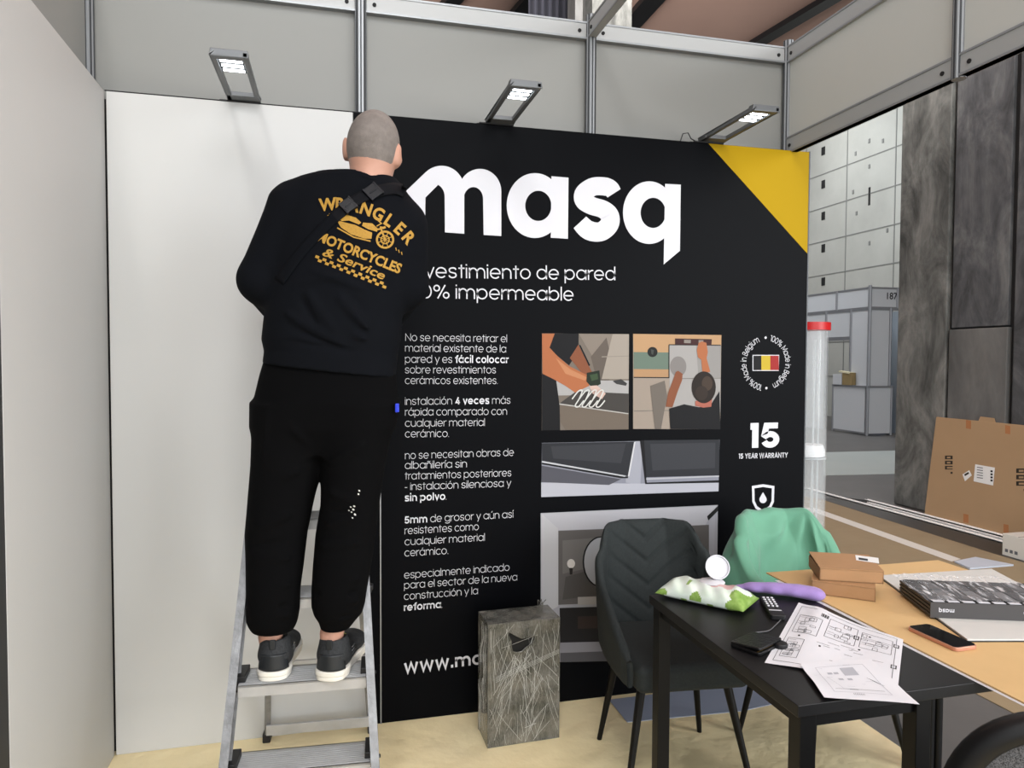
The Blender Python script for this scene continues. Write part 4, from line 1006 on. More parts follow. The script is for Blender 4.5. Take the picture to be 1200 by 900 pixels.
def film_clear():
    m = bpy.data.materials.new('clear_film'); m.use_nodes = True; nt = m.node_tree; B = nt.nodes['Principled BSDF']
    B.inputs['Base Color'].default_value = (0.9, 0.9, 0.92, 1); B.inputs['Roughness'].default_value = 0.08
    tc = nt.nodes.new('ShaderNodeTexCoord'); n = nt.nodes.new('ShaderNodeTexNoise'); n.inputs['Scale'].default_value = 1; n.inputs['Detail'].default_value = 4
    mp = nt.nodes.new('ShaderNodeMapping'); mp.inputs['Rotation'].default_value = (0, 0, -0.35); mp.inputs['Scale'].default_value = (80, 14, 14)
    nt.links.new(tc.outputs['Object'], mp.inputs['Vector']); nt.links.new(mp.outputs['Vector'], n.inputs['Vector'])
    r = nt.nodes.new('ShaderNodeValToRGB'); r.color_ramp.elements[0].position = 0.52; r.color_ramp.elements[1].position = 0.68; r.color_ramp.elements[0].color = (0.10,)*3+(1,); r.color_ramp.elements[1].color = (0.7,)*3+(1,)  # denser pale streaks draw the film's highlights into its alpha
    nt.links.new(n.outputs['Fac'], r.inputs['Fac']); nt.links.new(r.outputs['Color'], B.inputs['Alpha'])
    return m
M_clear = film_clear()
b = MB()
def ff(u, v):
    x = -0.01+u*0.36+skl.x*v*0.9; y = 0.004+skl.y*v*1.12
    z = 0.050+0.007*abs(math.sin(u*23+v*5))*abs(math.sin(v*7+u*3))+0.012*math.exp(-((u-0.80)/0.12)**2-((v-0.8)/0.3)**2)
    return Vector((x, y, z))
b.grid(ff, 70, 36, M_clear)
cf = b.build('clear_film', smooth=180); cf.location = s0; cf.rotation_euler = (0, 0, rzs)
tag(cf, 'crumpled clear plastic film lying over the dark sample boards', 'film')

# phone
ph = thing('phone', 'phone with a black screen in a rose-gold case on the kraft paper', 'phone', at_z(1094, 752, ZK), 0)
pa, pc, pb = at_z(1066, 740.5, ZK), at_z(1120.7, 765.6, ZK), at_z(1142, 758, ZK)
dv = (pa-pc); rp = math.atan2(dv.y, dv.x)-PI/2; ph.location = (pc+pa)/2+(pb-pc)*0.5; ph.location.z = ZK; ph.rotation_euler = (0, 0, rp)
M_rose = mat('rose_gold', (205, 150, 128), 0.3, 0.5)
def rrect(w, h, r, n=6): return [p for cx, cy, a in ((w/2-r, h/2-r, 0), (-w/2+r, h/2-r, 90), (-w/2+r, -h/2+r, 180), (w/2-r, -h/2+r, 270)) for p in arcpts(cx, cy, r, r, a, a+90, n)]
b = MB(); b.prism(rrect(0.076, 0.160, 0.012), (0, 0, 0.0), (1, 0, 0), (0, 1, 0), (0, 0, 0.0105), M_rose); b.build('phone_case', ph, bevel=0.002)
b = MB(); b.prism(rrect(0.070, 0.154, 0.010), (0, 0, 0.0105), (1, 0, 0), (0, 1, 0), (0, 0, 0.0012), mat('phone_glass', (8, 8, 10), 0.08)); b.build('screen', ph)
b = MB(); b.span((0.0375, 0.02, 0.004), (0.039, 0.05, 0.007), M_rose); b.build('side_button', ph)

# drawings
M_paper = mat('white_paper', (228, 229, 234), 0.6); M_line = mat('grey_ink', (96, 98, 104), 0.6); M_ink2 = mat('drawing_black_ink', (28, 28, 32), 0.6); M_tint = mat('light_grey_ink', (178, 180, 188), 0.6)
def sheet(name, label, corners, z, wave, draw):
    """paper quad (near-left, near-right, far-right, far-left) with gentle waves and printed line work"""
    c = [Vector((p.x, p.y, 0)) for p in corners]
    def f(u, v, dz=0):
        p = (c[0]*(1-u)+c[1]*u)*(1-v)+(c[3]*(1-u)+c[2]*u)*v
        return Vector((p.x, p.y, z+wave(u, v)+dz))
    b = MB(); b.grid(f, 24, 24, M_paper); o = b.build(name, smooth=180)
    b = MB()
    def seg(u0, v0, u1, v1, w, m):
        n = 6
        for i in range(n):
            a, d = i/n, (i+1)/n
            p, q = (u0+(u1-u0)*a, v0+(v1-v0)*a), (u0+(u1-u0)*d, v0+(v1-v0)*d); t = Vector((q[0]-p[0], q[1]-p[1])); L = t.length or 1; nx, ny = -t.y/L*w, t.x/L*w
            b.flat([f(p[0]+nx, p[1]+ny, .0006), f(q[0]+nx, q[1]+ny, .0006), f(q[0]-nx, q[1]-ny, .0006), f(p[0]-nx, p[1]-ny, .0006)], m)
    def rect(u0, v0, u1, v1, m, w=0.0025, fill=False):
        if fill: b.flat([f(u0, v0, .0005), f(u1, v0, .0005), f(u1, v1, .0005), f(u0, v1, .0005)], m)
        else:
            for a in ((u0, v0, u1, v0), (u1, v0, u1, v1), (u1, v1, u0, v1), (u0, v1, u0, v0)): seg(*a, w, m)
    draw(seg, rect); b.build('printed_drawing', o, weld=False)
    return tag(o, label, 'paper', 'printed drawings on the black table')
def draw_a(seg, rect):
    R_ = random.Random(3)
    rect(0.05, 0.05, 0.95, 0.95, M_line)
    for i, (u0, v0, u1, v1) in enumerate(((0.08, 0.50, 0.30, 0.80), (0.36, 0.55, 0.62, 0.88), (0.66, 0.56, 0.92, 0.86), (0.08, 0.12, 0.22, 0.40))):
        rect(u0, v0, u1, v1, M_line)
        for k in range(9):
            x0, y0 = R_.uniform(u0, u1-.06), R_.uniform(v0, v1-.05); rect(x0, y0, x0+R_.uniform(.02, .07), y0+R_.uniform(.02, .06), M_line, 0.002)
        for k in range(5): y = R_.uniform(v0, v1); seg(u0+.01, y, u0+R_.uniform(.06, u1-u0), y, 0.0018, M_line)
    for k in range(7): rect(0.27+k*0.011, 0.855, 0.275+k*0.011+0.004*(k % 2), 0.915, M_ink2, fill=True)
    for u, v in ((0.60, 0.68), (0.93, 0.74), (0.93, 0.30)):
        rect(u, v, u+0.045, v+0.075, M_ink2, fill=True); rect(u+.012, v+.015, u+.032, v+.033, M_paper, 0.004); rect(u+.012, v+.042, u+.032, v+.062, M_paper, 0.004)
    for u, v in ((0.72, 0.80), (0.35, 0.36), (0.66, 0.50), (0.15, 0.44)): rect(u, v, u+.018, v+.022, M_ink2, fill=True)
    for k in range(14): y = R_.uniform(.08, .5); x = R_.uniform(.3, .8); seg(x, y, x+R_.uniform(.03, .12), y, 0.002, M_line)
def draw_b(seg, rect):
    R_ = random.Random(5)
    rect(0.16, 0.16, 0.80, 0.86, M_tint, 0.003); rect(0.46, 0.62, 0.64, 0.80, M_tint, fill=True)
    for u, v in ((0.26, 0.66), (0.34, 0.66), (0.34, 0.50), (0.45, 0.50)): rect(u, v, u+.06, v+.05, M_tint, fill=True)
    seg(0.20, 0.24, 0.76, 0.24, 0.003, M_line); seg(0.36, 0.235, 0.46, 0.235, 0.007, M_line); seg(0.30, 0.24, 0.22, 0.6, 0.002, M_tint)
    for k in range(8): x = 0.36+k*0.016; seg(x, 0.10, x+.006, 0.14, 0.0022, M_line)
    for k in range(10): y = R_.uniform(.3, .9); x = R_.uniform(.06, .7); seg(x, y, x+R_.uniform(.03, .1), y, 0.002, M_tint)
    for k in range(6): seg(0.70+k*.012, 0.55-k*.02, 0.76+k*.012, 0.47-k*.02, 0.0022, M_line)
ZP = 0.7522
sheet('paper_sheet', 'larger white drawing sheet lying underneath on the black table', [at_z(896, 776.6, ZP), at_z(1052.4, 806, ZP), at_z(1058.5, 751, ZP), at_z(936, 706, ZP)], ZP, lambda u, v: 0.004*math.sin(u*5)**2+0.006*math.exp(-((u-0.22)/0.1)**2)*v, draw_a)
sheet('paper_sheet', 'top drawing sheet whose pointed corner sticks out over the black table edge', [at_z(966, 817, ZP+.008), at_z(1077.8, 826.5, ZP+.008), at_z(1020, 771, ZP+.010), at_z(938, 778, ZP+.010)], ZP+0.0075, lambda u, v: 0.003*math.sin(v*4+u*2)**2, draw_b)

# wipes packet
wl, wr = at_z(776, 694, 0.757), at_z(878, 716, 0.757); wm = (wl+wr)/2; dv = wr-wl; rw = math.atan2(dv.y, dv.x); WL_ = dv.length
wp = thing('wipes_packet', 'green and white packet of wet wipes with its white lid flipped open', 'wipes', (wm.x+0.02, wm.y+0.02, 0.7505), rw)
M_wg = mat('packet_green', (112, 146, 62), 0.3, noise=(60, (146, 176, 96), 0.2)); M_ww = mat('packet_white', (226, 232, 228), 0.3, noise=(22, (206, 222, 204), 0.2)); M_wp = mat('packet_pink', (216, 176, 172), 0.3)
def pack(u, v, sgn):
    x = (u-0.5)*WL_; q = v*2-1; e = min(1, (1-abs(u*2-1))*3.2)**0.6
    wy = 0.078*(1-0.10*e)+0.0; y = q*wy
    h = 0.042*e*max(0, 1-abs(q)**2.6)**0.6
    return Vector((x, y+0.004*math.sin(u*9)*(1-e), 0.016+(h if sgn > 0 else -0.42*h)+0.0025*math.sin(u*34+v*9)*e*(sgn > 0)*(abs(q) < 0.9)))
b = MB(); NU, NV = 60, 34
vs = [pack(i/NU, j/NV, 1) for j in range(NV+1) for i in range(NU+1)]
for j in range(NV):
    for i in range(NU):
        u, v = i/NU, j/NV; wv = 0.06*math.sin(u*17)+0.04*math.sin(u*31)
        m = M_wg if (v < -0.02+wv*1.2 or v > 0.90+wv or u > 0.88-0.08*math.sin(v*7) or u < 0.03) else (M_wp if 0.56 < u < 0.80 and 0.38+wv < v < 0.72 else M_ww)
        if 0.30 < u < 0.34 and 0.2 < v < 0.42: m = M_wg
        b.add([vs[j*(NU+1)+i], vs[j*(NU+1)+i+1], vs[(j+1)*(NU+1)+i+1], vs[(j+1)*(NU+1)+i]], [(0, 1, 2, 3)], m)
vb = [pack(i/NU, j/NV, -1) for j in range(NV+1) for i in range(NU+1)]
for j in range(NV):
    for i in range(NU):
        u = i/NU; m = M_wg if (u < .10 or u > .80 or math.sin(u*23)+math.sin(u*41+1) > 0.55) else M_ww
        k = j*(NU+1)+i; b.add([vb[k], vb[k+1], vb[k+NU+2], vb[k+NU+1]], [(0, 1, 2, 3)], m)
b.build('packet', wp, smooth=180)
b = MB(); b.lathe([(0.036, 0), (0.040, 0.003), (0.037, 0.006), (0.0, 0.006)], (0.01, 0.02, 0.055), M_ink, 28); b.build('lid_ring', wp, smooth=50)
Rl = Matrix.Rotation(-rw, 3, 'Z') @ Matrix.Rotation(-YAW, 3, 'Z') @ Matrix.Rotation(math.radians(68), 3, 'X')
b = MB(); b.lathe([(0.0, 0.0), (0.036, 0), (0.039, 0.004), (0.039, 0.009), (0.036, 0.009), (0.034, 0.004), (0.0, 0.004)], (0.012, 0.055, 0.096), M_ink, 28, R=Rl); b.build('flip_lid', wp, smooth=50)

# remote control, wallet, keys, lavender pouch
r0, r1 = at_z(898, 704, 0.751), at_z(912, 727, 0.751); dv = r1-r0
rm = thing('remote_control', 'small black remote control with white buttons on the black table', 'remote', ((r0.x+r1.x)/2, (r0.y+r1.y)/2, 0.7503), math.atan2(dv.y, dv.x)+PI/2)
Lr = dv.length
b = MB(); b.prism(rrect(0.044, Lr, 0.008), (0, 0, 0), (1, 0, 0), (0, 1, 0), (0, 0, 0.016), M_dark); b.build('remote_body', rm, bevel=0.003)
for i in range(3):
    for j in range(5):
        b = MB(); b.lathe([(0.0042, 0), (0.0042, 0.0022), (0.003, 0.003), (0, 0.003)], ((i-1)*0.0125, Lr/2-0.018-j*0.019, 0.016), M_ink, 10); b.build('button', rm, smooth=40)
b = MB(); b.span((-0.018, -Lr/2+0.040, 0.016), (0.018, -Lr/2+0.046, 0.0166), M_ink); b.build('label_strip', rm)
w0 = at_z(886, 757, 0.751)
M_leath = mat('black_leather', (15, 14, 15), 0.35, bump=(120, 0.3))
wlt = thing('wallet', 'black leather wallet lying folded on the black table beside the drawings', 'wallet', (w0.x, w0.y, 0.7503), math.radians(-64))
b = MB(); b.prism(rrect(0.088, 0.115, 0.008), (0, 0, 0), (1, 0, 0), (0, 1, 0), (0, 0, 0.010), M_leath); b.build('back_flap', wlt, bevel=0.003)
b = MB(); b.prism(rrect(0.088, 0.113, 0.008), (0, 0, 0.0105), (1, 0.0, 0.10), (0, 1, 0), (0, 0, 0.008), M_leath); b.build('front_flap', wlt, bevel=0.003)
b = MB(); b.tube([(0.036, -0.055, 0.009), (0.036, 0.055, 0.009)], 0.0016, mat('brass', (150, 120, 70), 0.35, 0.8), 6); b.build('zip', wlt)
k0 = at_z(909, 757, 0.751)
ky = thing('car_key', 'black car key fob between the wallet and the drawings', 'key', (k0.x, k0.y, 0.7503), math.radians(20))
b = MB(); b.prism(rrect(0.036, 0.062, 0.014), (0, 0, 0), (1, 0, 0), (0, 1, 0), (0, 0, 0.016), M_dark); b.build('fob', ky, bevel=0.005)
b = MB(); b.tube([(0.013*math.cos(a), 0.042+0.013*math.sin(a), 0.006) for a in np.linspace(0, 2*PI, 20, endpoint=False)], 0.0015, M_alu, 6, closed=True); b.build('key_ring', ky, smooth=180)
b = MB(); cbp = [at_z(884, 741, 0.753), at_z(900, 739, 0.753), at_z(908, 733, 0.753), at_z(916, 724, 0.753), at_z(914, 716, 0.753)]
b.tube([(p[0], p[1], 0.7525) for p in catmull([(p.x, p.y) for p in cbp], 24)], 0.0018, mat('grey_cord', (88, 88, 90), 0.5), 6)
tag(b.build('thin_cord', smooth=180), 'thin dark cord curling between the remote control and the wallet', 'cord')
la, lb = at_z(866, 689, 0.762), at_z(958, 699, 0.762)
S = SDF((min(la.x, lb.x)-.1, min(la.y, lb.y)-.1, 0.74), (max(la.x, lb.x)+.1, max(la.y, lb.y)+.1, 0.84), 0.004)
for q, rr in ((0, 0.014), (0.2, 0.024), (0.45, 0.029), (0.7, 0.030), (0.9, 0.026), (1.0, 0.020)):
    p = la.lerp(lb, q); S.ell((p.x, p.y, 0.7545+rr*0.64), (rr*1.15, rr*1.15, rr*0.62), 0.03)
for q in (0.3, 0.6): p = la.lerp(lb, q); S.fold((p.x-.04, p.y+.02, .78), (p.x+.05, p.y-.05, .785), .012, .003)
tag(S.build('cloth_pouch', mat('lavender_cloth', (152, 126, 186), 0.8, bump=(300, 0.15), sheen=0.2)), 'soft lavender pouch on the black table in front of the cardboard boxes', 'pouch')

# ------------------------------------------------------------------ office chair in the near corner
oc0 = CAM+CF*1.13+CR*0.96
oc = thing('office_chair', 'black mesh-backed office chair cut off by the lower right corner', 'chair', (oc0.x, oc0.y, 0), math.radians(-20))
M_mesh = mat('grey_chair_mesh', (18, 18, 20), 0.8, noise=(420, (92, 92, 95), 0.12))
ZTp = 0.957
def bk(a, k=1.0):
    x = 0.235*k*math.copysign(abs(math.cos(a))**0.62, math.cos(a)); z = (ZTp-0.28)+0.262*(k if k == 1 else k*1.0)*math.copysign(abs(math.sin(a))**0.62, math.sin(a)); return x, z
N = 64; lpth = [Vector((bk(2*PI*i/N)[0], -0.0-0.10*(bk(2*PI*i/N)[1]-0.68)-0.25*bk(2*PI*i/N)[0]**2*-1, bk(2*PI*i/N)[1])) for i in range(N)]
b = MB(); b.tube(lpth, 0.023, mat('matt_black_frame', (11, 11, 12), 0.5, spec=0.3), 12, closed=True); b.build('back_frame', oc, smooth=180)
def bm_(u, v):
    a = 2*PI*u; x, z = bk(a); c = Vector((0, 0, ZTp-0.28)); p = Vector((x*v, 0, c.z+(z-c.z)*v)); p.y = -0.10*(p.z-0.68)+0.25*p.x**2; return p
b = MB(); b.grid(bm_, 48, 10, M_mesh); b.build('back_mesh', oc, smooth=180, solid=0.004)
b = MB(); b.prism(rrect(0.48, 0.46, 0.09), (0, 0.27, 0.43), (1, 0, 0), (0, 1, 0), (0, 0, 0.07), M_dark); b.build('seat', oc, bevel=0.02, seg=3)
b = MB(); b.tube([(0, 0.24, 0.41), (0, 0.02, 0.40), (0, -0.06, 0.5), (0, -0.04, 0.66)], 0.022, M_dark, 10); b.build('back_support', oc, smooth=60)
b = MB(); b.tube([(0, 0.26, 0.08), (0, 0.26, 0.43)], 0.028, M_dark, 14); b.build('gas_column', oc, smooth=40)
for k in range(5):
    a = 2*PI*k/5+0.3; d = Vector((math.cos(a), math.sin(a), 0)); c = Vector((0, 0.26, 0))
    b = MB(); b.tube([c+Vector((0, 0, 0.095)), c+d*0.28+Vector((0, 0, 0.065))], [0.024, 0.016], M_dark, 10); lg = b.build('base_leg', oc, smooth=40)
    b = MB(); b.lathe([(0.026, -0.02), (0.028, 0), (0.026, 0.02)], c+d*0.28+Vector((0, 0, 0.028)), M_dark, 16, R=Matrix.Rotation(PI/2, 3, 'X')); b.build('caster', lg, smooth=40)

# ------------------------------------------------------------------ aisle: tube, carton, rails, boxes
M_acr = mat('clear_acrylic', (236, 240, 240), 0.06, alpha=0.16); M_acr2 = mat('clear_acrylic_rim', (216, 222, 224), 0.1, alpha=0.4)
M_red = mat('red_plastic', (190, 28, 30), 0.4)
tc_ = CAM+ray(947.5, 480)*4.45
tb = thing('acrylic_tube', 'tall clear acrylic tube with a red cap at the edge of the black panel', 'tube', (tc_.x, tc_.y, 0))
rt = 0.108; zt = CAM.z+4.45*ray(947.5, 387).z
b = MB(); b.lathe([(rt, 0.03), (rt, zt), (rt-0.006, zt), (rt-0.006, 0.03)], (0, 0, 0), M_acr, 36); b.build('tube_wall', tb, smooth=40)
b = MB(); b.lathe([(rt+0.012, zt-0.002), (rt+0.012, zt+0.046), (0, zt+0.046)], (0, 0, 0), M_red, 36); b.build('cap', tb, smooth=40)
zi = CAM.z+4.45*ray(950, 531).z
b = MB(); b.lathe([(0, zi-0.015), (rt-0.008, zi-0.015), (rt-0.008, zi+0.02), (rt-0.02, zi+0.055), (0, zi+0.06)], (0, 0, 0), mat('white_plastic', (226, 228, 230), 0.4), 36); b.build('inner_disc', tb, smooth=40)
b = MB()
for k in range(6): a = k*PI/3+0.2; b.tube([(0.055*math.cos(a), 0.055*math.sin(a), 0.03), (0.06*math.cos(a+.3), 0.06*math.sin(a+.3), zt-0.06)], 0.006, M_acr2, 8)
b.lathe([(rt+0.002, zi-0.03), (rt+0.002, zi-0.018), (rt-0.004, zi-0.018), (rt-0.004, zi-0.03)], (0, 0, 0), M_acr2, 36); b.build('inner_rods', tb, smooth=40)
b = MB(); b.lathe([(rt+0.03, 0), (rt+0.03, 0.02), (rt+0.01, 0.03), (0, 0.03)], (0, 0, 0), M_acr2, 36); b.build('tube_base', tb, smooth=40)

M_bigc = mat('big_carton_board', (170, 141, 107), 0.8, noise=(2, (164, 135, 101), 0.3), bump=(40, 0.05)); M_mark = mat('carton_black_print', (44, 38, 30), 0.8); M_ktape = mat('brown_tape', (166, 108, 62), 0.5)
cb0 = at_z(1083, 602, 0); ct = at_x(1093, 487, 6.585); xb = 6.46
pb_ = Vector((xb, at_x(1083, 602, xb).y, 0.0)); ptop = Vector((6.575, at_x(1093, 488, 6.575).y, at_x(1093, 488, 6.575).z))
ey = Vector((0, -1, 0)); ez = Vector((ptop.x-pb_.x, 0, ptop.z)).normalized(); nrm = ey.cross(ez).normalized()
if nrm.x > 0: nrm = -nrm
HC = (Vector((ptop.x-pb_.x, 0, ptop.z))).length; LC = 1.62; sl = (pb_.y-ptop.y)
ca = thing('cardboard_carton', 'large flat brown carton leaning on the concrete pillar', 'carton', pb_)
b = MB(); b.prism([(0, 0), (LC, 0), (LC, HC), (max(0, sl), HC)], -nrm*0.0, ey, ez, -nrm*0.02, M_bigc); b.build('carton_body', ca, bevel=0.004)
def cpt(u, v, k=0.0012):
    # point of the carton's near face seen along the picture direction (u, v)
    d = ray(u, v); o = pb_; t_ = (o-CAM).dot(nrm)/d.dot(nrm); return CAM+d*t_+nrm*k-pb_
b = MB(); WL = MATS['white_label']
b.flat([cpt(1143, 544), cpt(1166, 548), cpt(1164, 569), cpt(1141, 564)], WL); b.flat([cpt(1128, 556), cpt(1136, 551), cpt(1139, 557), cpt(1131, 564)], WL)
for k in range(5): b.flat([cpt(1145, 547+k*3, .002), cpt(1152, 548+k*3, .002), cpt(1152, 549+k*3, .002), cpt(1145, 548+k*3, .002)], M_line)
for k in range(4): b.flat([cpt(1161, 551+k*3.6, .002), cpt(1163.6, 551.4+k*3.6, .002), cpt(1163.4, 553.6+k*3.6, .002), cpt(1160.8, 553.2+k*3.6, .002)], M_ink2)
b.flat([cpt(1130, 556, .002), cpt(1135, 553, .002), cpt(1136, 555, .002), cpt(1131, 558, .002)], M_mark)
b.build('shipping_label', ca, weld=False)
b = MB()
for (u0, v0, w_, h_) in ((1107.5, 534, 9, 24), (1191, 549, 12, 30)):
    b = MB()
    for k in range(4):
        v = v0+k*h_/4
        for a in ((0, 0, 1, .25), (0, 0, .25, .8), (0, .6, 1, .8), (.72, .2, 1, .62)):
            if (k*7+int(a[0]*10)) % 5 == 1: continue
            s_ = h_/4.6; b.flat([cpt(u0+a[0]*w_, v+a[1]*s_), cpt(u0+a[2]*w_, v+a[1]*s_), cpt(u0+a[2]*w_, v+a[3]*s_), cpt(u0+a[0]*w_, v+a[3]*s_)], M_mark)
    b.build('side_print', ca, weld=False)
b = MB()
for u, v in ((1129, 602), (1132, 492), (1178, 498), (1176, 614)): 
    b = MB(); b.flat([cpt(u, v), cpt(u+6, v+1.2), cpt(u+6, v+11), cpt(u, v+10)], M_ktape); b.build('packing_tape', ca, weld=False)
b = MB(); p, q_ = cpt(1146, 493.5, -0.004), cpt(1166, 496, -0.004); b.prism([(0, 0), ((q_-p).length, 0), ((q_-p).length-0.02, 0.045), (0.015, 0.045)], p, (q_-p).normalized(), ez, -nrm*0.006, M_bigc); b.build('top_flap', ca)

M_rail = mat('bright_aluminium_beam', (244, 244, 242), 0.35, 0.0)
for i, (x0, x1, y0, y1, z) in enumerate(((6.222, 6.268, 1.74, 4.3, 0.0), (6.325, 6.350, 1.78, 3.42, 0.0), (6.415, 6.460, 1.90, 3.56, 0.0))):
    b = MB(); b.span((x0, y0, z), (x1, y1, z+0.008), M_rail); b.span((x0, y0, z), (x0+0.005, y1, z+0.014), M_rail); b.span((x1-0.005, y0, z), (x1, y1, z+0.014), M_rail)
    tag(b.build('aluminium_beam'), ['aluminium beam on the floor nearest the tape, longest of three', 'aluminium beam on the floor between two others', 'aluminium beam on the floor nearest the leaning carton'][i], 'beam', 'aluminium beams on the aisle floor')
M_wbx = mat('white_carton', (214, 212, 204), 0.6)
def wbox(x0, x1, y0, y1, h, label, mark):
    t = thing('white_carton', label, 'box', ((x0+x1)/2, (y0+y1)/2, 0), 0, 'small white cartons at the end of the beams'); X, Y = (x1-x0)/2, (y1-y0)/2
    b = MB(); b.span((-X, -Y, 0), (X, Y, h), M_wbx); b.build('carton_body', t, bevel=0.004)
    b = MB(); b.span((-X-0.001, -0.004, h-0.001), (X+0.001, 0.004, h+0.001), M_joint); b.build('lid_seam', t)
    if mark:
        b = MB()
        for k in range(3): b.span((-X-0.001, Y-0.05-0.04*k, 0.03), (-X-0.0003, Y-0.025-0.04*k, 0.055), M_line)
        b.build('side_print', t, weld=False)
wbox(5.90, 6.16, 1.20, 1.47, 0.17, 'low white carton at the near end of the aluminium beams', True)
wbox(5.93, 6.25, 0.86, 1.185, 0.30, 'taller white carton at the right picture edge by the beams', False)
b = MB(); b.prism([(5.345, 1.375), (5.60, 1.43), (5.70, 1.20), (5.30, 1.20)], (0, 0, 0.0005), (1, 0, 0), (0, 1, 0), (0, 0, 0.012), mat('pale_blue_foam', (186, 194, 206), 0.5))
tag(b.build('foam_sheet'), 'pale bluish flat sheet lying on the tan carpet before the white cartons', 'sheet')
b = MB(); b.span((3.80, -3.5, 0.0002), (4.55, 0.1, 0.006), mat('pale_grey_board', (176, 182, 182), 0.55)); tag(b.build('floor_board'), 'pale grey board lying on the aisle floor beyond the kraft table', 'board')

# ------------------------------------------------------------------ the booth across the hall
M_bw = mat('far_booth_white', (190, 194, 198), 0.5); M_bp = mat('far_booth_post', (128, 130, 134), 0.4, 0.4); M_bd = mat('far_booth_recess', (150, 158, 166), 0.6); M_bb = mat('blue_sign', (150, 176, 214), 0.5); M_bb2 = mat('dark_blue_panel', (70, 96, 150), 0.6)
BX, BY = 11.39, 9.3
fb = thing('exhibition_booth', 'white modular exhibition booth across the hall with a numbered fascia', 'booth', (BX, BY, 0))
def yb(u): return at_x(u, 420, BX).y-BY
y1, y2, y3, y4 = yb(997), yb(980), yb(968), yb(930)
zr = at_x(985, 397, BX).z
b = MB(); b.span((-0.01, 0.03, 2.60), (0.01, y4, 3.0), M_bw); b.span((0.03, -0.01, 2.60), (2.4, 0.01, 3.0), M_bw); b.build('fascia', fb)
b = MB(); b.span((-0.02, 0, 2.55), (0.02, y4, 2.62), M_bp); b.span((-0.02, 0, 2.98), (0.02, y4, 3.02), M_bp); b.span((0, -0.02, 2.55), (2.4, 0.02, 2.62), M_bp); b.span((0, -0.02, 2.98), (2.4, 0.02, 3.02), M_bp); b.span((-0.02, y1, zr-0.04), (0.02, y3, zr+0.04), M_bp); b.build('beam', fb)
for (x, y, z0, z1) in ((0, 0, 0, 3.05), (0, y1, 1.0, 2.6), (0, y2, 2.6, 3.02), (0, y3, 0, 2.6), (0.50, 0, 0, 2.6), (0.66, 0, 2.6, 3.0)):
    b = MB(); b.tube([(x, y, z0), (x, y, z1)], 0.035, M_bp, 8); b.build('post', fb)
b = MB(); b.span((-0.008, 0.03, 1.0), (0.008, y1, 2.56), M_bw); b.span((-0.008, y1, zr), (0.008, y3, 2.56), M_bw); b.span((-0.008, y3, 0), (0.008, y4, 2.56), M_bw); b.span((0.03, -0.008, 1.0), (0.50, 0.008, 2.56), M_bw); b.build('wall_panel', fb)
b = MB(); b.span((0.9, y1-0.3, 0), (0.92, y3+0.3, 2.56), M_bd); b.build('inner_wall', fb)
V_, F_f = glyphs_font('187', 0.02); b2 = MB(); b2.add([Vector((0.36+p[0]*0.19, -0.014, 2.78+p[1]*0.19)) for p in V_], F_f, M_ink2); b2.build('stand_number', fb, weld=False)
b = MB(); b.span((0.50, 0.55, 2.0), (2.4, 0.57, 2.5), M_bb); b.span((0.50, 0.56, 0.0), (2.4, 0.58, 2.0), M_bw); b.span((0.50, 0.50, 1.30), (2.4, 0.56, 1.40), M_bp); b.span((0.50, 0.50, 0.55), (2.4, 0.56, 0.62), M_bp); b.span((0.50, 0.53, 0.02), (2.4, 0.55, 0.40), M_bb2); b.build('side_display', fb)
V_, F_f = glyphs_font('Big', 0.0); b = MB(); b.add([Vector((0.62+p[0]*0.30, 0.54, 2.13+p[1]*0.36)) for p in V_], F_f, M_bb2); b.build('sign_lettering', fb, weld=False)
ct_ = thing('booth_counter', 'low white counter with grey edges at the corner of the far booth', 'counter', (BX, BY, 0))
b = MB(); b.span((-0.09, -0.02, 0.04), (-0.07, 0.92, 0.97), M_bw); b.span((-0.06, -0.09, 0.04), (0.49, -0.07, 0.97), M_bw); b.build('front_panel', ct_)
b = MB(); b.span((-0.11, -0.11, 0.97), (0.51, -0.04, 1.01), M_bp); b.span((-0.11, -0.04, 0.97), (-0.04, 0.95, 1.01), M_bp)
for x, y in ((-0.08, -0.08), (-0.08, 0.93), (0.49, -0.08)): b.tube([(x, y, 0), (x, y, 1.0)], 0.03, M_bp, 8)
b.span((-0.1, -0.1, 0.03), (-0.07, 0.93, 0.06), M_bp); b.build('frame', ct_)
b = MB(); b.span((-0.038, 0.04, 0.985), (-0.012, 0.95, 1.005), M_bw); b.build('worktop', ct_)
kx = at_x(990, 452, BX-0.07)
kb = thing('cardboard_box', 'small open cardboard box standing on the counter of the far booth', 'box', (BX-0.09, kx.y-BY+BY, 1.0105))
b = MB(); b.span((-0.03, -0.26, 0), (0.07, 0.02, 0.26), mat('far_box_brown', (140, 122, 84), 0.8)); b.build('box_body', kb)
b = MB(); b.span((-0.04, 0.03, 0), (0.04, 0.30, 0.22), M_bw); b.build('white_side', kb, label='white carton side')
b = MB(); b.prism([(-0.05, -0.2), (0.08, -0.22), (0.06, 0.15), (-0.04, 0.12)], (0, 0, 0.255), (1, 0, 0), (0, 1, 0.1), (0, 0, 0.03), mat('far_box_paper', (206, 200, 170), 0.8)); b.build('flap', kb)

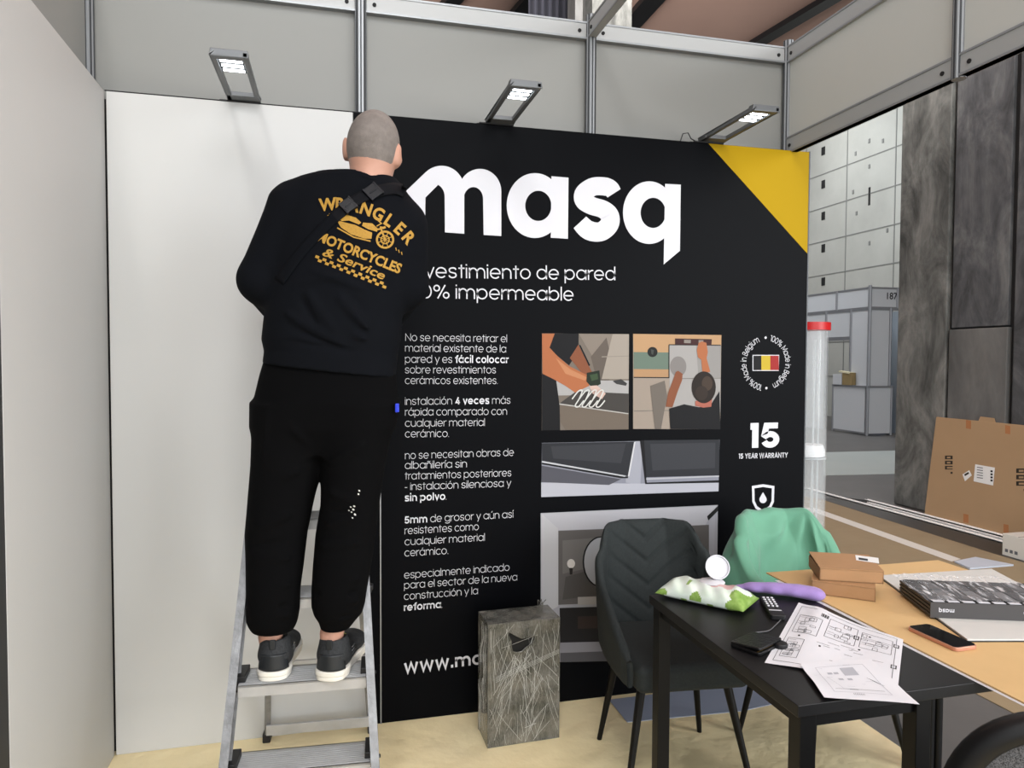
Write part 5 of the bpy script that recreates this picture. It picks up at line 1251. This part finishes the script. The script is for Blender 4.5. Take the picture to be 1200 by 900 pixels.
# ------------------------------------------------------------------ the person on the ladder
ZSTEP = 0.4988; DP = 2.238
FH = Vector((math.sin(YAW), math.cos(YAW), 0)); RH = Vector((math.cos(YAW), -math.sin(YAW), 0))
_m0 = ray(378, 800); M0 = CAM+_m0*(DP/_m0.dot(FH)); M0.z = ZSTEP
def L(u, v, y=0.0):
    """body point seen along picture direction (u, v), y metres beyond the heels, in the figure's own frame"""
    d = ray(u, v); p = CAM+d*((DP+y)/d.dot(FH))-M0
    return (p.dot(RH), p.dot(FH), p.z)
person = thing('person', 'person in a black printed sweatshirt and black trousers seen from behind on a ladder', 'person', M0, -YAW)
M_skin = mat('skin', (194, 148, 128), 0.55, noise=(30, (184, 138, 118), 0.3))
M_hair = mat('cropped_grey_hair', (112, 104, 99), 0.85, noise=(38, (138, 130, 124), 0.25), bump=(600, 0.4))
M_swe = mat('black_sweatshirt', (9, 11, 15), 0.9, spec=0.12, noise=(40, (12, 14, 19), 0.3), bump=(500, 0.12))
M_tro = mat('black_trousers', (5, 5, 6), 0.9, spec=0.10, bump=(400, 0.15))
M_gold = mat('gold_print', (186, 142, 50), 0.7, noise=(160, (150, 112, 40), 0.3))

# --- body: one continuous surface ------------------------------------------
S = SDF((-0.42, -0.14, -0.02), (0.42, 0.62, 1.90), 0.006)
Hc = np.array(L(437.5, 171, 0.14)); HT = math.radians(7)
RH_ = Matrix.Rotation(HT, 3, 'Y')                      # head tipped a little to the right
def hd(x, y, z): return tuple(Hc+np.array(RH_ @ Vector((x, y, z))))
S.ell(Hc, (0.083, 0.100, 0.112), 0.0, RH_)
S.ell(hd(0, 0.035, -0.055), (0.064, 0.075, 0.080), 0.02, RH_); S.ell(hd(0, 0.085, -0.105), (0.028, 0.022, 0.022), 0.02)      # jaw, chin
S.cap(hd(0, 0.096, 0.0), hd(0, 0.122, -0.036), 0.010, 0.014, 0.010)                                                             # nose
S.cap(hd(-0.040, 0.084, 0.018), hd(0.040, 0.084, 0.018), 0.012, 0.012, 0.012)                                                   # brow
for s in (-1, 1): S.ell(hd(s*0.032, 0.098, -0.002), (0.015, 0.010, 0.010), 0.008, mode='cut'); S.ell(hd(s*0.032, 0.090, -0.003), (0.012, 0.011, 0.011), 0.0); S.ell(hd(s*0.045, 0.070, -0.030), (0.018, 0.018, 0.016), 0.015)
S.cap(hd(-0.022, 0.098, -0.066), hd(0.022, 0.098, -0.066), 0.006, 0.006, 0.006); S.cap(hd(-0.020, 0.104, -0.074), hd(0.020, 0.104, -0.074), 0.0025, 0.0025, 0.002, mode='cut'); S.cap(hd(-0.018, 0.097, -0.082), hd(0.018, 0.097, -0.082), 0.006, 0.006, 0.006)
for s in (-1, 1):
    S.ell(hd(s*0.088, -0.010, -0.022), (0.011, 0.023, 0.037), 0.006, Matrix.Rotation(-s*0.35, 3, 'Z') @ Matrix.Rotation(-0.12, 3, 'X')); S.ell(hd(s*0.100, 0.002, -0.012), (0.006, 0.011, 0.020), 0.006, mode='cut'); S.ell(hd(s*0.085, 0.0, -0.05), (0.008, 0.011, 0.012), 0.006)
S.cap(L(437, 190, 0.13), L(431, 236, 0.12), 0.064, 0.074, 0.03)
tors = [(445, 314, 458, .10, .115), (410, 322, 456, .10, .105), (370, 324, 462, .10, .105), (320, 332, 474, .11, .115), (280, 340, 482, .125, .12), (250, 350, 480, .13, .105), (232, 372, 470, .13, .08)]
def secs(T):
    o = []
    for v, l, r, cy, ry in T:
        a, c = L(l, v, cy), L(r, v, cy); o.append(((a[2]+c[2])/2, (a[0]+c[0])/2, cy, (c[0]-a[0])/2, ry))
    return o
S.loft(secs(tors), 0.03)
LM = dict(sL=(342, 246, .13), eL=(308, 328, .11), wL=(334, 374, .33), sR=(474, 266, .13), eR=(476, 335, .15), wR=(452, 380, .36))
P = {k: L(*v) for k, v in LM.items()}
for s in 'LR':
    S.cap(P['s'+s], P['e'+s], 0.055, 0.044, 0.03); S.cap(P['e'+s], P['w'+s], 0.044, 0.028, 0.015)
S.ell(L(386, 462, .10), (0.185, 0.118, 0.12), 0.04)
legs = {'L': [(342, 480, .07), (322, 635, .045), (317, 744, .030), (318, 778, .022)], 'R': [(424, 480, .07), (406, 635, .045), (389, 742, .030), (387, 778, .022)]}
for s in 'LR':
    h, k, a, f = [L(*q) for q in legs[s]]
    S.cap(h, k, 0.088, 0.060, 0.03); S.cap(k, a, 0.058, 0.036, 0.02); S.cap(a, f, 0.036, 0.031, 0.01)
    yw = math.radians(-9 if s == 'L' else 3); S.cap((f[0], f[1]+0.01, 0.055), (f[0]+math.sin(yw)*0.13, f[1]+math.cos(yw)*0.13, 0.045), 0.026, 0.020, 0.01)
def hand(w, d, ac, sgn):
    """palm and five fingers from wrist w along d; ac = across the palm towards the thumb"""
    w, d, ac = Vector(w), Vector(d).normalized(), Vector(ac); ac = (ac-d*ac.dot(d)).normalized(); n = d.cross(ac)*sgn
    q = lambda a, b_, c: tuple(w+d*a+ac*b_+n*c)
    S.cap(q(-0.01, 0, 0), q(0.03, 0, 0), 0.026, 0.026, 0.01, sc=(1, 1, 1))
    for k in range(4): S.cap(q(0.02, 0.024-0.016*k, 0), q(0.085-0.004*k, 0.030-0.019*k, 0), 0.013, 0.0115, 0.012)
    for k, (ln, r) in enumerate(((0.068, .0088), (0.076, .009), (0.070, .0088), (0.055, .0078))):
        b0 = 0.030-0.020*k; a0 = 0.088-0.004*k
        S.cap(q(a0, b0, 0), q(a0+ln*0.48, b0*1.12, 0.008), r, r, 0.004); S.cap(q(a0+ln*0.48, b0*1.12, 0.008), q(a0+ln*0.80, b0*1.15, 0.026), r, r*.95, 0.003); S.cap(q(a0+ln*0.80, b0*1.15, 0.026), q(a0+ln*0.90, b0*1.15, 0.044), r*.95, r*.85, 0.003)
    S.cap(q(0.022, 0.022, 0.004), q(0.055, 0.050, 0.016), 0.014, 0.011, 0.01); S.cap(q(0.055, 0.050, 0.016), q(0.085, 0.058, 0.028), 0.0105, 0.009, 0.003)
hand(P['wL'], (0.25, 0.9, 0.25), (0.3, 0, 0.9), 1); hand(P['wR'], (-0.2, 0.9, 0.3), (-0.3, 0, 0.9), -1)
S.build('body', M_skin, person, 6)

# --- cropped hair -----------------------------------------------------------
S = SDF(Hc-0.14, Hc+0.16, 0.004)
S.ell(Hc, (0.083, 0.100, 0.112), 0.0, RH_)
S.ell(hd(0, 0.035, -0.055), (0.064, 0.075, 0.080), 0.02, RH_)
S.cap(L(437, 190, 0.13), L(431, 236, 0.12), 0.064, 0.074, 0.03)
sl, g = S.sub(S.lo, S.lo+S.h*S.n)
gx, gy, gz = [g[i]-Hc[i] for i in range(3)]
line_z = -0.062+0.105*np.clip((gy+0.01)/0.10, 0, 1.2)-0.12*gx
off = 0.0026*np.clip((gz-line_z)/0.030, -2.5, 1.0)
S.F = (S.F-off).astype(np.float32)
S.F = np.maximum(S.F, (line_z-0.012-gz).astype(np.float32)); S.build('cropped_hair', M_hair, person, 3)

# --- trousers ---------------------------------------------------------------
S = SDF((-0.36, -0.12, 0.08), (0.36, 0.36, 1.20), 0.006)
S.loft(secs([(416, 313, 460, .10, .118), (440, 306, 464, .10, .126), (470, 299, 466, .09, .135), (500, 300, 459, .085, .128), (512, 312, 446, .08, .11), (530, 335, 420, .07, .085)]), 0.02, 2.2)
LL = [(475, 299, 384, .085, .118), (500, 298, 383, .08, .118), (545, 296, 376, .06, .108), (590, 292, 366, .05, .098), (625, 289, 359, .04, .092), (660, 290, 355, .025, .086), (690, 290, 351, .012, .078), (715, 290, 350, .014, .080), (727, 291, 348, .018, .078), (733, 294, 346, .022, .072), (738, 297, 343, .025, .060)]
RL = [(475, 382, 464, .085, .118), (500, 381, 460, .08, .118), (545, 379, 451, .06, .108), (590, 377, 444, .05, .098), (625, 371, 440, .04, .092), (660, 368, 435, .025, .086), (688, 366, 430, .012, .078), (708, 366, 427, .015, .078), (718, 369, 424, .018, .074), (726, 374, 417, .022, .062), (735, 377, 410, .026, .052)]
S.loft(secs(LL), 0.035, 2.1); S.loft(secs(RL), 0.035, 2.1)
for a, c, w, am in (((300, 618), (352, 600), .012, .006), ((296, 640), (350, 632), .010, -.005), ((296, 652), (352, 656), .011, .006), ((300, 690), (348, 684), .010, .006), ((294, 706), (346, 712), .009, -.006), ((300, 716), (345, 722), .010, .008), ((330, 560), (372, 545), .014, .006), ((340, 575), (370, 562), .010, -.005),
    ((380, 575), (420, 590), .012, .006), ((384, 600), (436, 606), .011, -.006), ((376, 618), (432, 600), .010, .006), ((372, 640), (430, 636), .011, .006), ((370, 684), (428, 678), .010, .006), ((368, 696), (424, 694), .008, -.007), ((372, 708), (424, 704), .010, .009), ((380, 720), (412, 722), .008, -.006),
    ((376, 540), (340, 500), .012, .004), ((380, 545), (440, 515), .014, .005), ((312, 470), (306, 540), .014, .004), ((452, 470), (440, 560), .014, .005), ((412, 440), (420, 470), .008, -.004), ((412, 470), (455, 462), .005, -.005)):
    S.fold(L(*a, -0.045), L(*c, -0.045), w, am)
tr = S.build('trousers', M_tro, person, 6)
bvt = BVHTree.FromPolygons([v.co for v in tr.data.vertices], [tuple(p.vertices) for p in tr.data.polygons])
M_paint = mat('pale_paint_spots', (190, 188, 184), 0.7)
b = MB()
for u, v in ((420, 579), (411, 594), (414, 597), (412, 600), (416, 603), (421, 575), (409, 598), (415, 593), (413, 607)):
    a = Vector(L(u, v, -0.3)); o_ = Vector(L(u, v, 0.0)); h = bvt.ray_cast(a, (o_-a).normalized())
    if h[0]:
        n = h[1]; t_ = n.orthogonal().normalized(); q = n.cross(t_); r = random.uniform(.002, .004)
        b.flat([h[0]+n*0.001+t_*r*math.cos(k*PI/3)+q*r*math.sin(k*PI/3)*1.4 for k in range(6)], M_paint)
b.build('paint_marks', tr, label='small pale paint spots behind the right knee', weld=False)
b = MB(); p0 = Vector(L(461, 478, 0.03)); b.box(p0+Vector((0.012, 0, 0)), (0.012, 0.012, 0.028), mat('blue_plastic', (40, 60, 200), 0.4)); b.build('pocket_clip', tr, bevel=0.002, label='small blue clip at the trouser pocket')

# --- sweatshirt -------------------------------------------------------------
S = SDF((-0.40, -0.16, 0.92), (0.46, 0.56, 1.80), 0.006)
S.loft(secs([(452, 310, 463, .10, .138), (428, 310, 464, .10, .138), (412, 312, 466, .10, .136), (398, 309, 469, .10, .142), (370, 312, 471, .10, .140), (330, 318, 480, .11, .138), (300, 322, 487, .12, .140), (270, 328, 490, .13, .138), (248, 331, 487, .135, .122), (230, 330, 480, .135, .105), (217, 338, 472, .135, .092), (209, 352, 464, .13, .080), (204, 372, 454, .13, .068)]), 0.02, 2.25)
for s, (r0, r1, r2) in {'L': (.078, .079, .050), 'R': (.072, .072, .050)}.items():
    e = P['e'+s]; S.cap(P['s'+s], e, r0, r1, 0.045); S.cap(e, P['w'+s], r1*0.97, r2, 0.02)
    w = Vector(P['w'+s]); d = (w-Vector(e)).normalized(); S.cap(w-d*0.03, w+d*0.02, 0.040, 0.037, 0.006)
# open neck and tilted hem
n0 = L(433, 213, 0.13); S.ell((n0[0], n0[1]+0.01, n0[2]+0.035), (0.080, 0.082, 0.055), 0.010, mode='cut')
hA, hB = L(309, 427, 0), L(463, 444, 0); sl_, g = S.sub(S.lo, S.lo+S.h*S.n)
zl = hA[2]+(hB[2]-hA[2])*(g[0]-hA[0])/(hB[0]-hA[0])
inner = (zl-g[2]).astype(np.float32); arm = (g[1] > 0.30) | (g[2] > hA[2]+0.12)
S.F = np.where(arm, S.F, np.maximum(S.F, inner))
def zz(x, y): return (x/2.727+240, y/2.727+110)
yb_ = -0.035
for a, c, w, am in (((330, 640), (420, 760), .012, .008), ((300, 650), (360, 740), .010, -.006), ((430, 650), (560, 790), .014, .009), ((470, 650), (600, 770), .011, -.007), ((520, 690), (630, 770), .012, .009), ((240, 690), (440, 800), .012, .007), ((260, 740), (470, 830), .010, -.005), ((480, 770), (620, 830), .012, .008),
    ((610, 560), (650, 700), .014, .008), ((590, 580), (560, 680), .011, -.005), ((420, 405), (250, 560), .012, .007), ((400, 400), (225, 520), .010, -.006), ((300, 270), (200, 420), .016, .006), ((160, 430), (230, 560), .012, .008), ((140, 520), (240, 590), .012, .008), ((130, 580), (210, 660), .012, -.007), ((650, 480), (690, 620), .012, .006), ((250, 600), (640, 560), .016, .004), ((330, 560), (560, 640), .013, .005)):
    S.fold(L(*zz(*a), yb_), L(*zz(*c), yb_), w, am)
for q in range(3):                                    # press the seam above the ribbed hem
    x0, x1 = 309+q*51, 360+q*51; S.fold(L(x0-4, 397+(x0-309)*0.13, -0.03), L(x1+4, 397+(x1-309)*0.13, -0.038), .007, -.006)
sw = S.build('sweatshirt', M_swe, person, 6)
bvh = BVHTree.FromPolygons([v.co for v in sw.data.vertices], [tuple(p.vertices) for p in sw.data.polygons])
def onback(u, v, k=0.0015):
    a = Vector(L(u, v, -0.4)); d = (Vector(L(u, v, 0.1))-a).normalized(); h = bvh.ray_cast(a, d)
    if h[0] is None: return Vector(L(u, v, 0.0))
    n = h[1] if h[1].dot(d) < 0 else -h[1]
    return h[0]+n*k
# collar band
b = MB(); pts = []
for i in range(40):
    a = 2*PI*i/40; pts.append(Vector((n0[0]+0.079*math.cos(a), n0[1]+0.008+0.079*math.sin(a), n0[2]+0.004-0.10*0.079*math.cos(a)*2.6+0.010*math.sin(a))))
b.tube(pts, 0.0105, M_swe, 10, closed=True); b.build('collar', sw, smooth=180)
# printed back: lettering and a motorcycle, laid onto the cloth
ang = math.radians(22); ux, uy = (math.cos(ang), math.sin(ang)), (math.sin(ang), -math.cos(ang))        # print axes in the picture
def bp(x, y, k=0.0018): return onback(424+x*ux[0]+y*uy[0], 276+x*ux[1]+y*uy[1], k)
def stamp(mb, V, F, fn, m, k=0.0018):
    """lay 2d shapes on the cloth, splitting long edges so that they follow it"""
    bm = bmesh.new(); vs = [bm.verts.new((p[0], p[1], 0)) for p in V]
    for f in F:
        try: bm.faces.new([vs[i] for i in f])
        except ValueError: pass
    for _ in range(2):
        e = [q for q in bm.edges if q.calc_length() > 5]
        if e: bmesh.ops.subdivide_edges(bm, edges=e, cuts=1)
    bmesh.ops.triangulate(bm, faces=bm.faces); bm.verts.index_update()
    mb.add([bp(*fn(v.co.x, v.co.y), k) for v in bm.verts], [tuple(v.index for v in f.verts) for f in bm.faces], m); bm.free()
b = MB()
def arc_word(word, R, cy, a0, a1, size, squash=1.0):
    n = len(word)
    for i, ch in enumerate(word):
        V, F = glyphs_font(ch, 0.035); V = V-[(V[:, 0].min()+V[:, 0].max())/2, 0]; a = math.radians(a0+(a1-a0)*(i+0.5)/n)
        def fn(x, y, a=a): r = R+y; return (r*math.sin(a)+x*math.cos(a), cy+r*math.cos(a)-x*math.sin(a))
        stamp(b, V*np.array([size*squash, size]), F, fn, M_gold)
arc_word('WRANGLER', 104, -80, -31, 32, 20, 0.92)
def row(word, x0, x1, y, size, bold=0.03, shear=0.0, bend=0.0):
    V, F = glyphs_font(word, bold); V = V.copy(); w0, w1 = V[:, 0].min(), V[:, 0].max(); sx = (x1-x0)/(w1-w0)
    V[:, 0] = (V[:, 0]-w0)*sx; V[:, 1] *= size; V[:, 0] += shear*V[:, 1]
    stamp(b, V, F, lambda x, y_: (x0+x, y+y_+bend*(1-((x-(x1-x0)/2)/((x1-x0)/2))**2)), M_gold)
row('MOTORCYCLES', -47, 57, -25, 16, 0.035, 0, 0)
row('& Service', -35, 42, -39, 14, 0.02, 0.25, 1)
for r in range(2):
    for i in range(20):
        if (i+r) % 2 == 0: x = -41+i*4.5; y = -44.5-r*3.2; stamp(b, np.array([(x, y), (x+4.5, y), (x+4.5, y+3.2), (x, y+3.2)]), [(0, 1, 2, 3)], lambda x, y: (x, y), M_gold)
# motorcycle in simple line work
def wheel(cx, cy, r):
    V, F = ribbon(_el(cx, cy, r, r, 0, 360, 24), 2.4, True); stamp(b, np.array(V), F, lambda x, y: (x, y+4.5*(abs(y) < 22)), M_gold)
    V, F = ribbon(_el(cx, cy, r*.5, r*.5, 0, 360, 16), 1.3, True); stamp(b, np.array(V), F, lambda x, y: (x, y+4.5*(abs(y) < 22)), M_gold)
    for k in range(4):
        a = k*PI/4; V, F = ribbon([(cx-r*math.cos(a), cy-r*math.sin(a)), (cx+r*math.cos(a), cy+r*math.sin(a))], 0.8); stamp(b, np.array(V), F, lambda x, y: (x, y+4.5*(abs(y) < 22)), M_gold)
wheel(27, 1, 9.5)
for poly in ([(-35, 5), (-26, 11), (-14, 12), (-6, 9), (-8, 6), (-20, 6), (-28, 2)], [(-4, 10), (6, 13), (14, 10), (15, 6), (4, 5), (-4, 6)], [(-34, 1), (-24, 2), (-12, 4), (0, 3), (10, 3), (12, -4), (4, -7), (-12, -8), (-26, -5)]):
    stamp(b, np.array(poly, float), [tuple(range(len(poly)))], lambda x, y: (x, y+4.5*(abs(y) < 22)), M_gold)
for ln, w in (([(13, 8), (18, 11), (27, 1)], 2.0), ([(12, 12), (16, 17), (10, 19)], 1.3), ([(16, 12), (20, 13), (22, 15)], 2.6), ([(-30, -7), (-8, -10), (12, -7)], 1.6), ([(-46, 2), (-42, 4), (-45, 5)], 0.9), ([(42, -3), (44, -6)], 1.0), ([(46, -4), (48, -7)], 1.0), ([(50, -5), (52, -8)], 1.0)):
    V, F = ribbon(ln, w); stamp(b, np.array(V), F, lambda x, y: (x, y+4.5*(abs(y) < 22)), M_gold)
b.build('gold_back_print', sw, weld=False, label='gold arched lettering and a motorcycle drawing')

# --- sling strap ------------------------------------------------------------
M_web = mat('dark_navy_webbing', (9, 10, 15), 0.8, spec=0.2, bump=(500, 0.2)); M_buck = mat('dark_buckle', (14, 16, 22), 0.35, spec=0.3)
pth = catmull([(474, 226), (461, 222), (440, 226), (420, 234), (407, 244), (393, 255), (372, 275), (350, 300), (328, 330)], 44)
b = MB(); vs = []
T = np.gradient(np.array(pth), axis=0); T /= np.linalg.norm(T, axis=1)[:, None]
for i, p in enumerate(pth):
    n = (-T[i][1], T[i][0]); hw_ = 6.6 if i < 28 else 6.0
    for k in range(5):
        q = (k-2)/2*hw_; vs.append(onback(p[0]+n[0]*q, p[1]+n[1]*q, 0.006 if i < 28 else 0.003))
Q = [(i*5+k, i*5+k+1, (i+1)*5+k+1, (i+1)*5+k) for i in range(len(pth)-1) for k in range(4)]
b.add(vs, Q[:27*4], M_web); b.add(vs, Q[27*4:], M_swe)
stp = b.build('sling_strap', person, smooth=180, solid=0.003)
for (u, v), sz in (((437, 227), (0.040, 0.046)), ((409, 243), (0.034, 0.044))):
    c = onback(u, v, 0.011); ax = (onback(u-7, v+5, 0.011)-onback(u+7, v-5, 0.011)).normalized(); nn = (onback(u, v, 0.02)-onback(u, v, 0.0)).normalized(); ay = nn.cross(ax).normalized()
    R = Matrix((ax, ay, nn)).transposed(); b = MB()
    b.box(c, (sz[0], sz[1], 0.010), M_buck, R); b.box(c+nn*0.006, (sz[0]*0.7, sz[1]*0.12, 0.003), M_buck, R)
    for s in (-1, 1): b.box(c+ax*s*sz[0]*0.55, (0.006, sz[1]*1.08, 0.012), M_buck, R)
    b.build('buckle', stp, bevel=0.002)

# --- trainers ---------------------------------------------------------------
M_upper = mat('black_knit_upper', (26, 27, 29), 0.75, noise=(140, (48, 50, 52), 0.18), bump=(300, 0.3)); M_heel = mat('black_heel_shell', (30, 33, 36), 0.45); M_sole = mat('white_rubber_sole', (226, 222, 212), 0.55); M_lime = mat('lime_lining', (190, 210, 90), 0.7); M_dkl = mat('dark_shoe_lining', (16, 16, 17), 0.9)
def trainer(u, yaw, name):
    o = Vector(L(u, 797, -0.036)); yw = math.radians(yaw)
    sh = bpy.data.objects.new(name, None); COL.objects.link(sh); sh.parent = person; sh.location = (o.x, -0.036, 0.0); sh.scale = (1.26, 1.0, 0.92); sh.rotation_euler = (0, 0, -yw)
    S = SDF((-0.07, -0.02, 0.01), (0.07, 0.33, 0.17), 0.004)
    S.ell((0, 0.052, 0.068), (0.038, 0.050, 0.056), 0.01); S.cap((0, 0.08, 0.060), (0, 0.19, 0.050), 0.042, 0.040, 0.02, sc=(1, 1, 1)); S.ell((0, 0.232, 0.046), (0.045, 0.066, 0.034), 0.02)
    S.cap((0, 0.050, 0.075), (0, 0.062, 0.112), 0.039, 0.038, 0.012, sc=(1, 1.15, 1)); S.cap((0, 0.11, 0.092), (0, 0.17, 0.075), 0.026, 0.022, 0.02)
    S.ell((0, 0.066, 0.152), (0.030, 0.044, 0.050), 0.004, mode='cut')
    sl, g = S.sub(S.lo, S.lo+S.h*S.n); S.F = np.maximum(S.F, (0.024-g[2]).astype(np.float32))
    S.build('upper', M_upper, sh, 4)
    out = [(0.034, 0.012), (0.040, 0.05), (0.036, 0.11), (0.042, 0.17), (0.047, 0.225), (0.040, 0.27), (0.020, 0.302), (-0.012, 0.304), (-0.036, 0.275), (-0.045, 0.225), (-0.040, 0.17), (-0.034, 0.11), (-0.039, 0.05), (-0.034, 0.012), (-0.016, -0.004), (0.016, -0.004)]
    out = catmull(out+[out[0]], 64)[:-1]
    b = MB(); b.prism([(x*1.0, y) for x, y in out], (0, 0, 0.0), (1, 0, 0), (0, 1, 0), (0, 0, 0.016), M_sole); b.prism([(x*1.06, y*1.01-0.002) for x, y in out], (0, 0, 0.016), (1, 0, 0), (0, 1, 0), (0, 0, 0.018), M_sole)
    b.build('sole', sh, bevel=0.004)
    b = MB(); b.grid(lambda a, v: Vector((0.0405*math.sin((a-.5)*2.2)*(1-0.12*v), 0.052-0.0535*math.cos((a-.5)*2.2)*(1-0.05*v), 0.034+0.055*v)), 20, 8, M_heel); b.build('heel_counter', sh, smooth=180, solid=0.004)
    b = MB(); b.box((0, 0.010, 0.122), (0.014, 0.006, 0.034), M_heel); b.build('pull_tab', sh, bevel=0.002)
    b = MB(); b.tube([(0.031*math.cos(a), 0.066+0.046*math.sin(a), 0.113+0.010*math.sin(a)) for a in np.linspace(0, 2*PI, 28, endpoint=False)], 0.0032, M_lime, 6, closed=True); b.build('collar_lining', sh, smooth=180)
    b = MB()
    for k in range(4): y = 0.118+k*0.022; b.tube([(-0.022, y, 0.094-k*0.006), (0, y+0.008, 0.106-k*0.007), (0.022, y, 0.094-k*0.006)], 0.003, M_dkl, 6)
    b.build('laces', sh, smooth=180)
    b = MB()
    for k in range(3):
        z = 0.060+k*0.012; b.tube([(0.0415, 0.075+k*0.004, z), (0.0425, 0.10, z+0.002), (0.0415, 0.125-k*0.006, z)], 0.0018, MATS['lamp_grey'], 5)
    b.build('side_stripes', sh, smooth=180)
    return sh
trainer(319, -9, 'shoe'); trainer(385, 3, 'shoe')
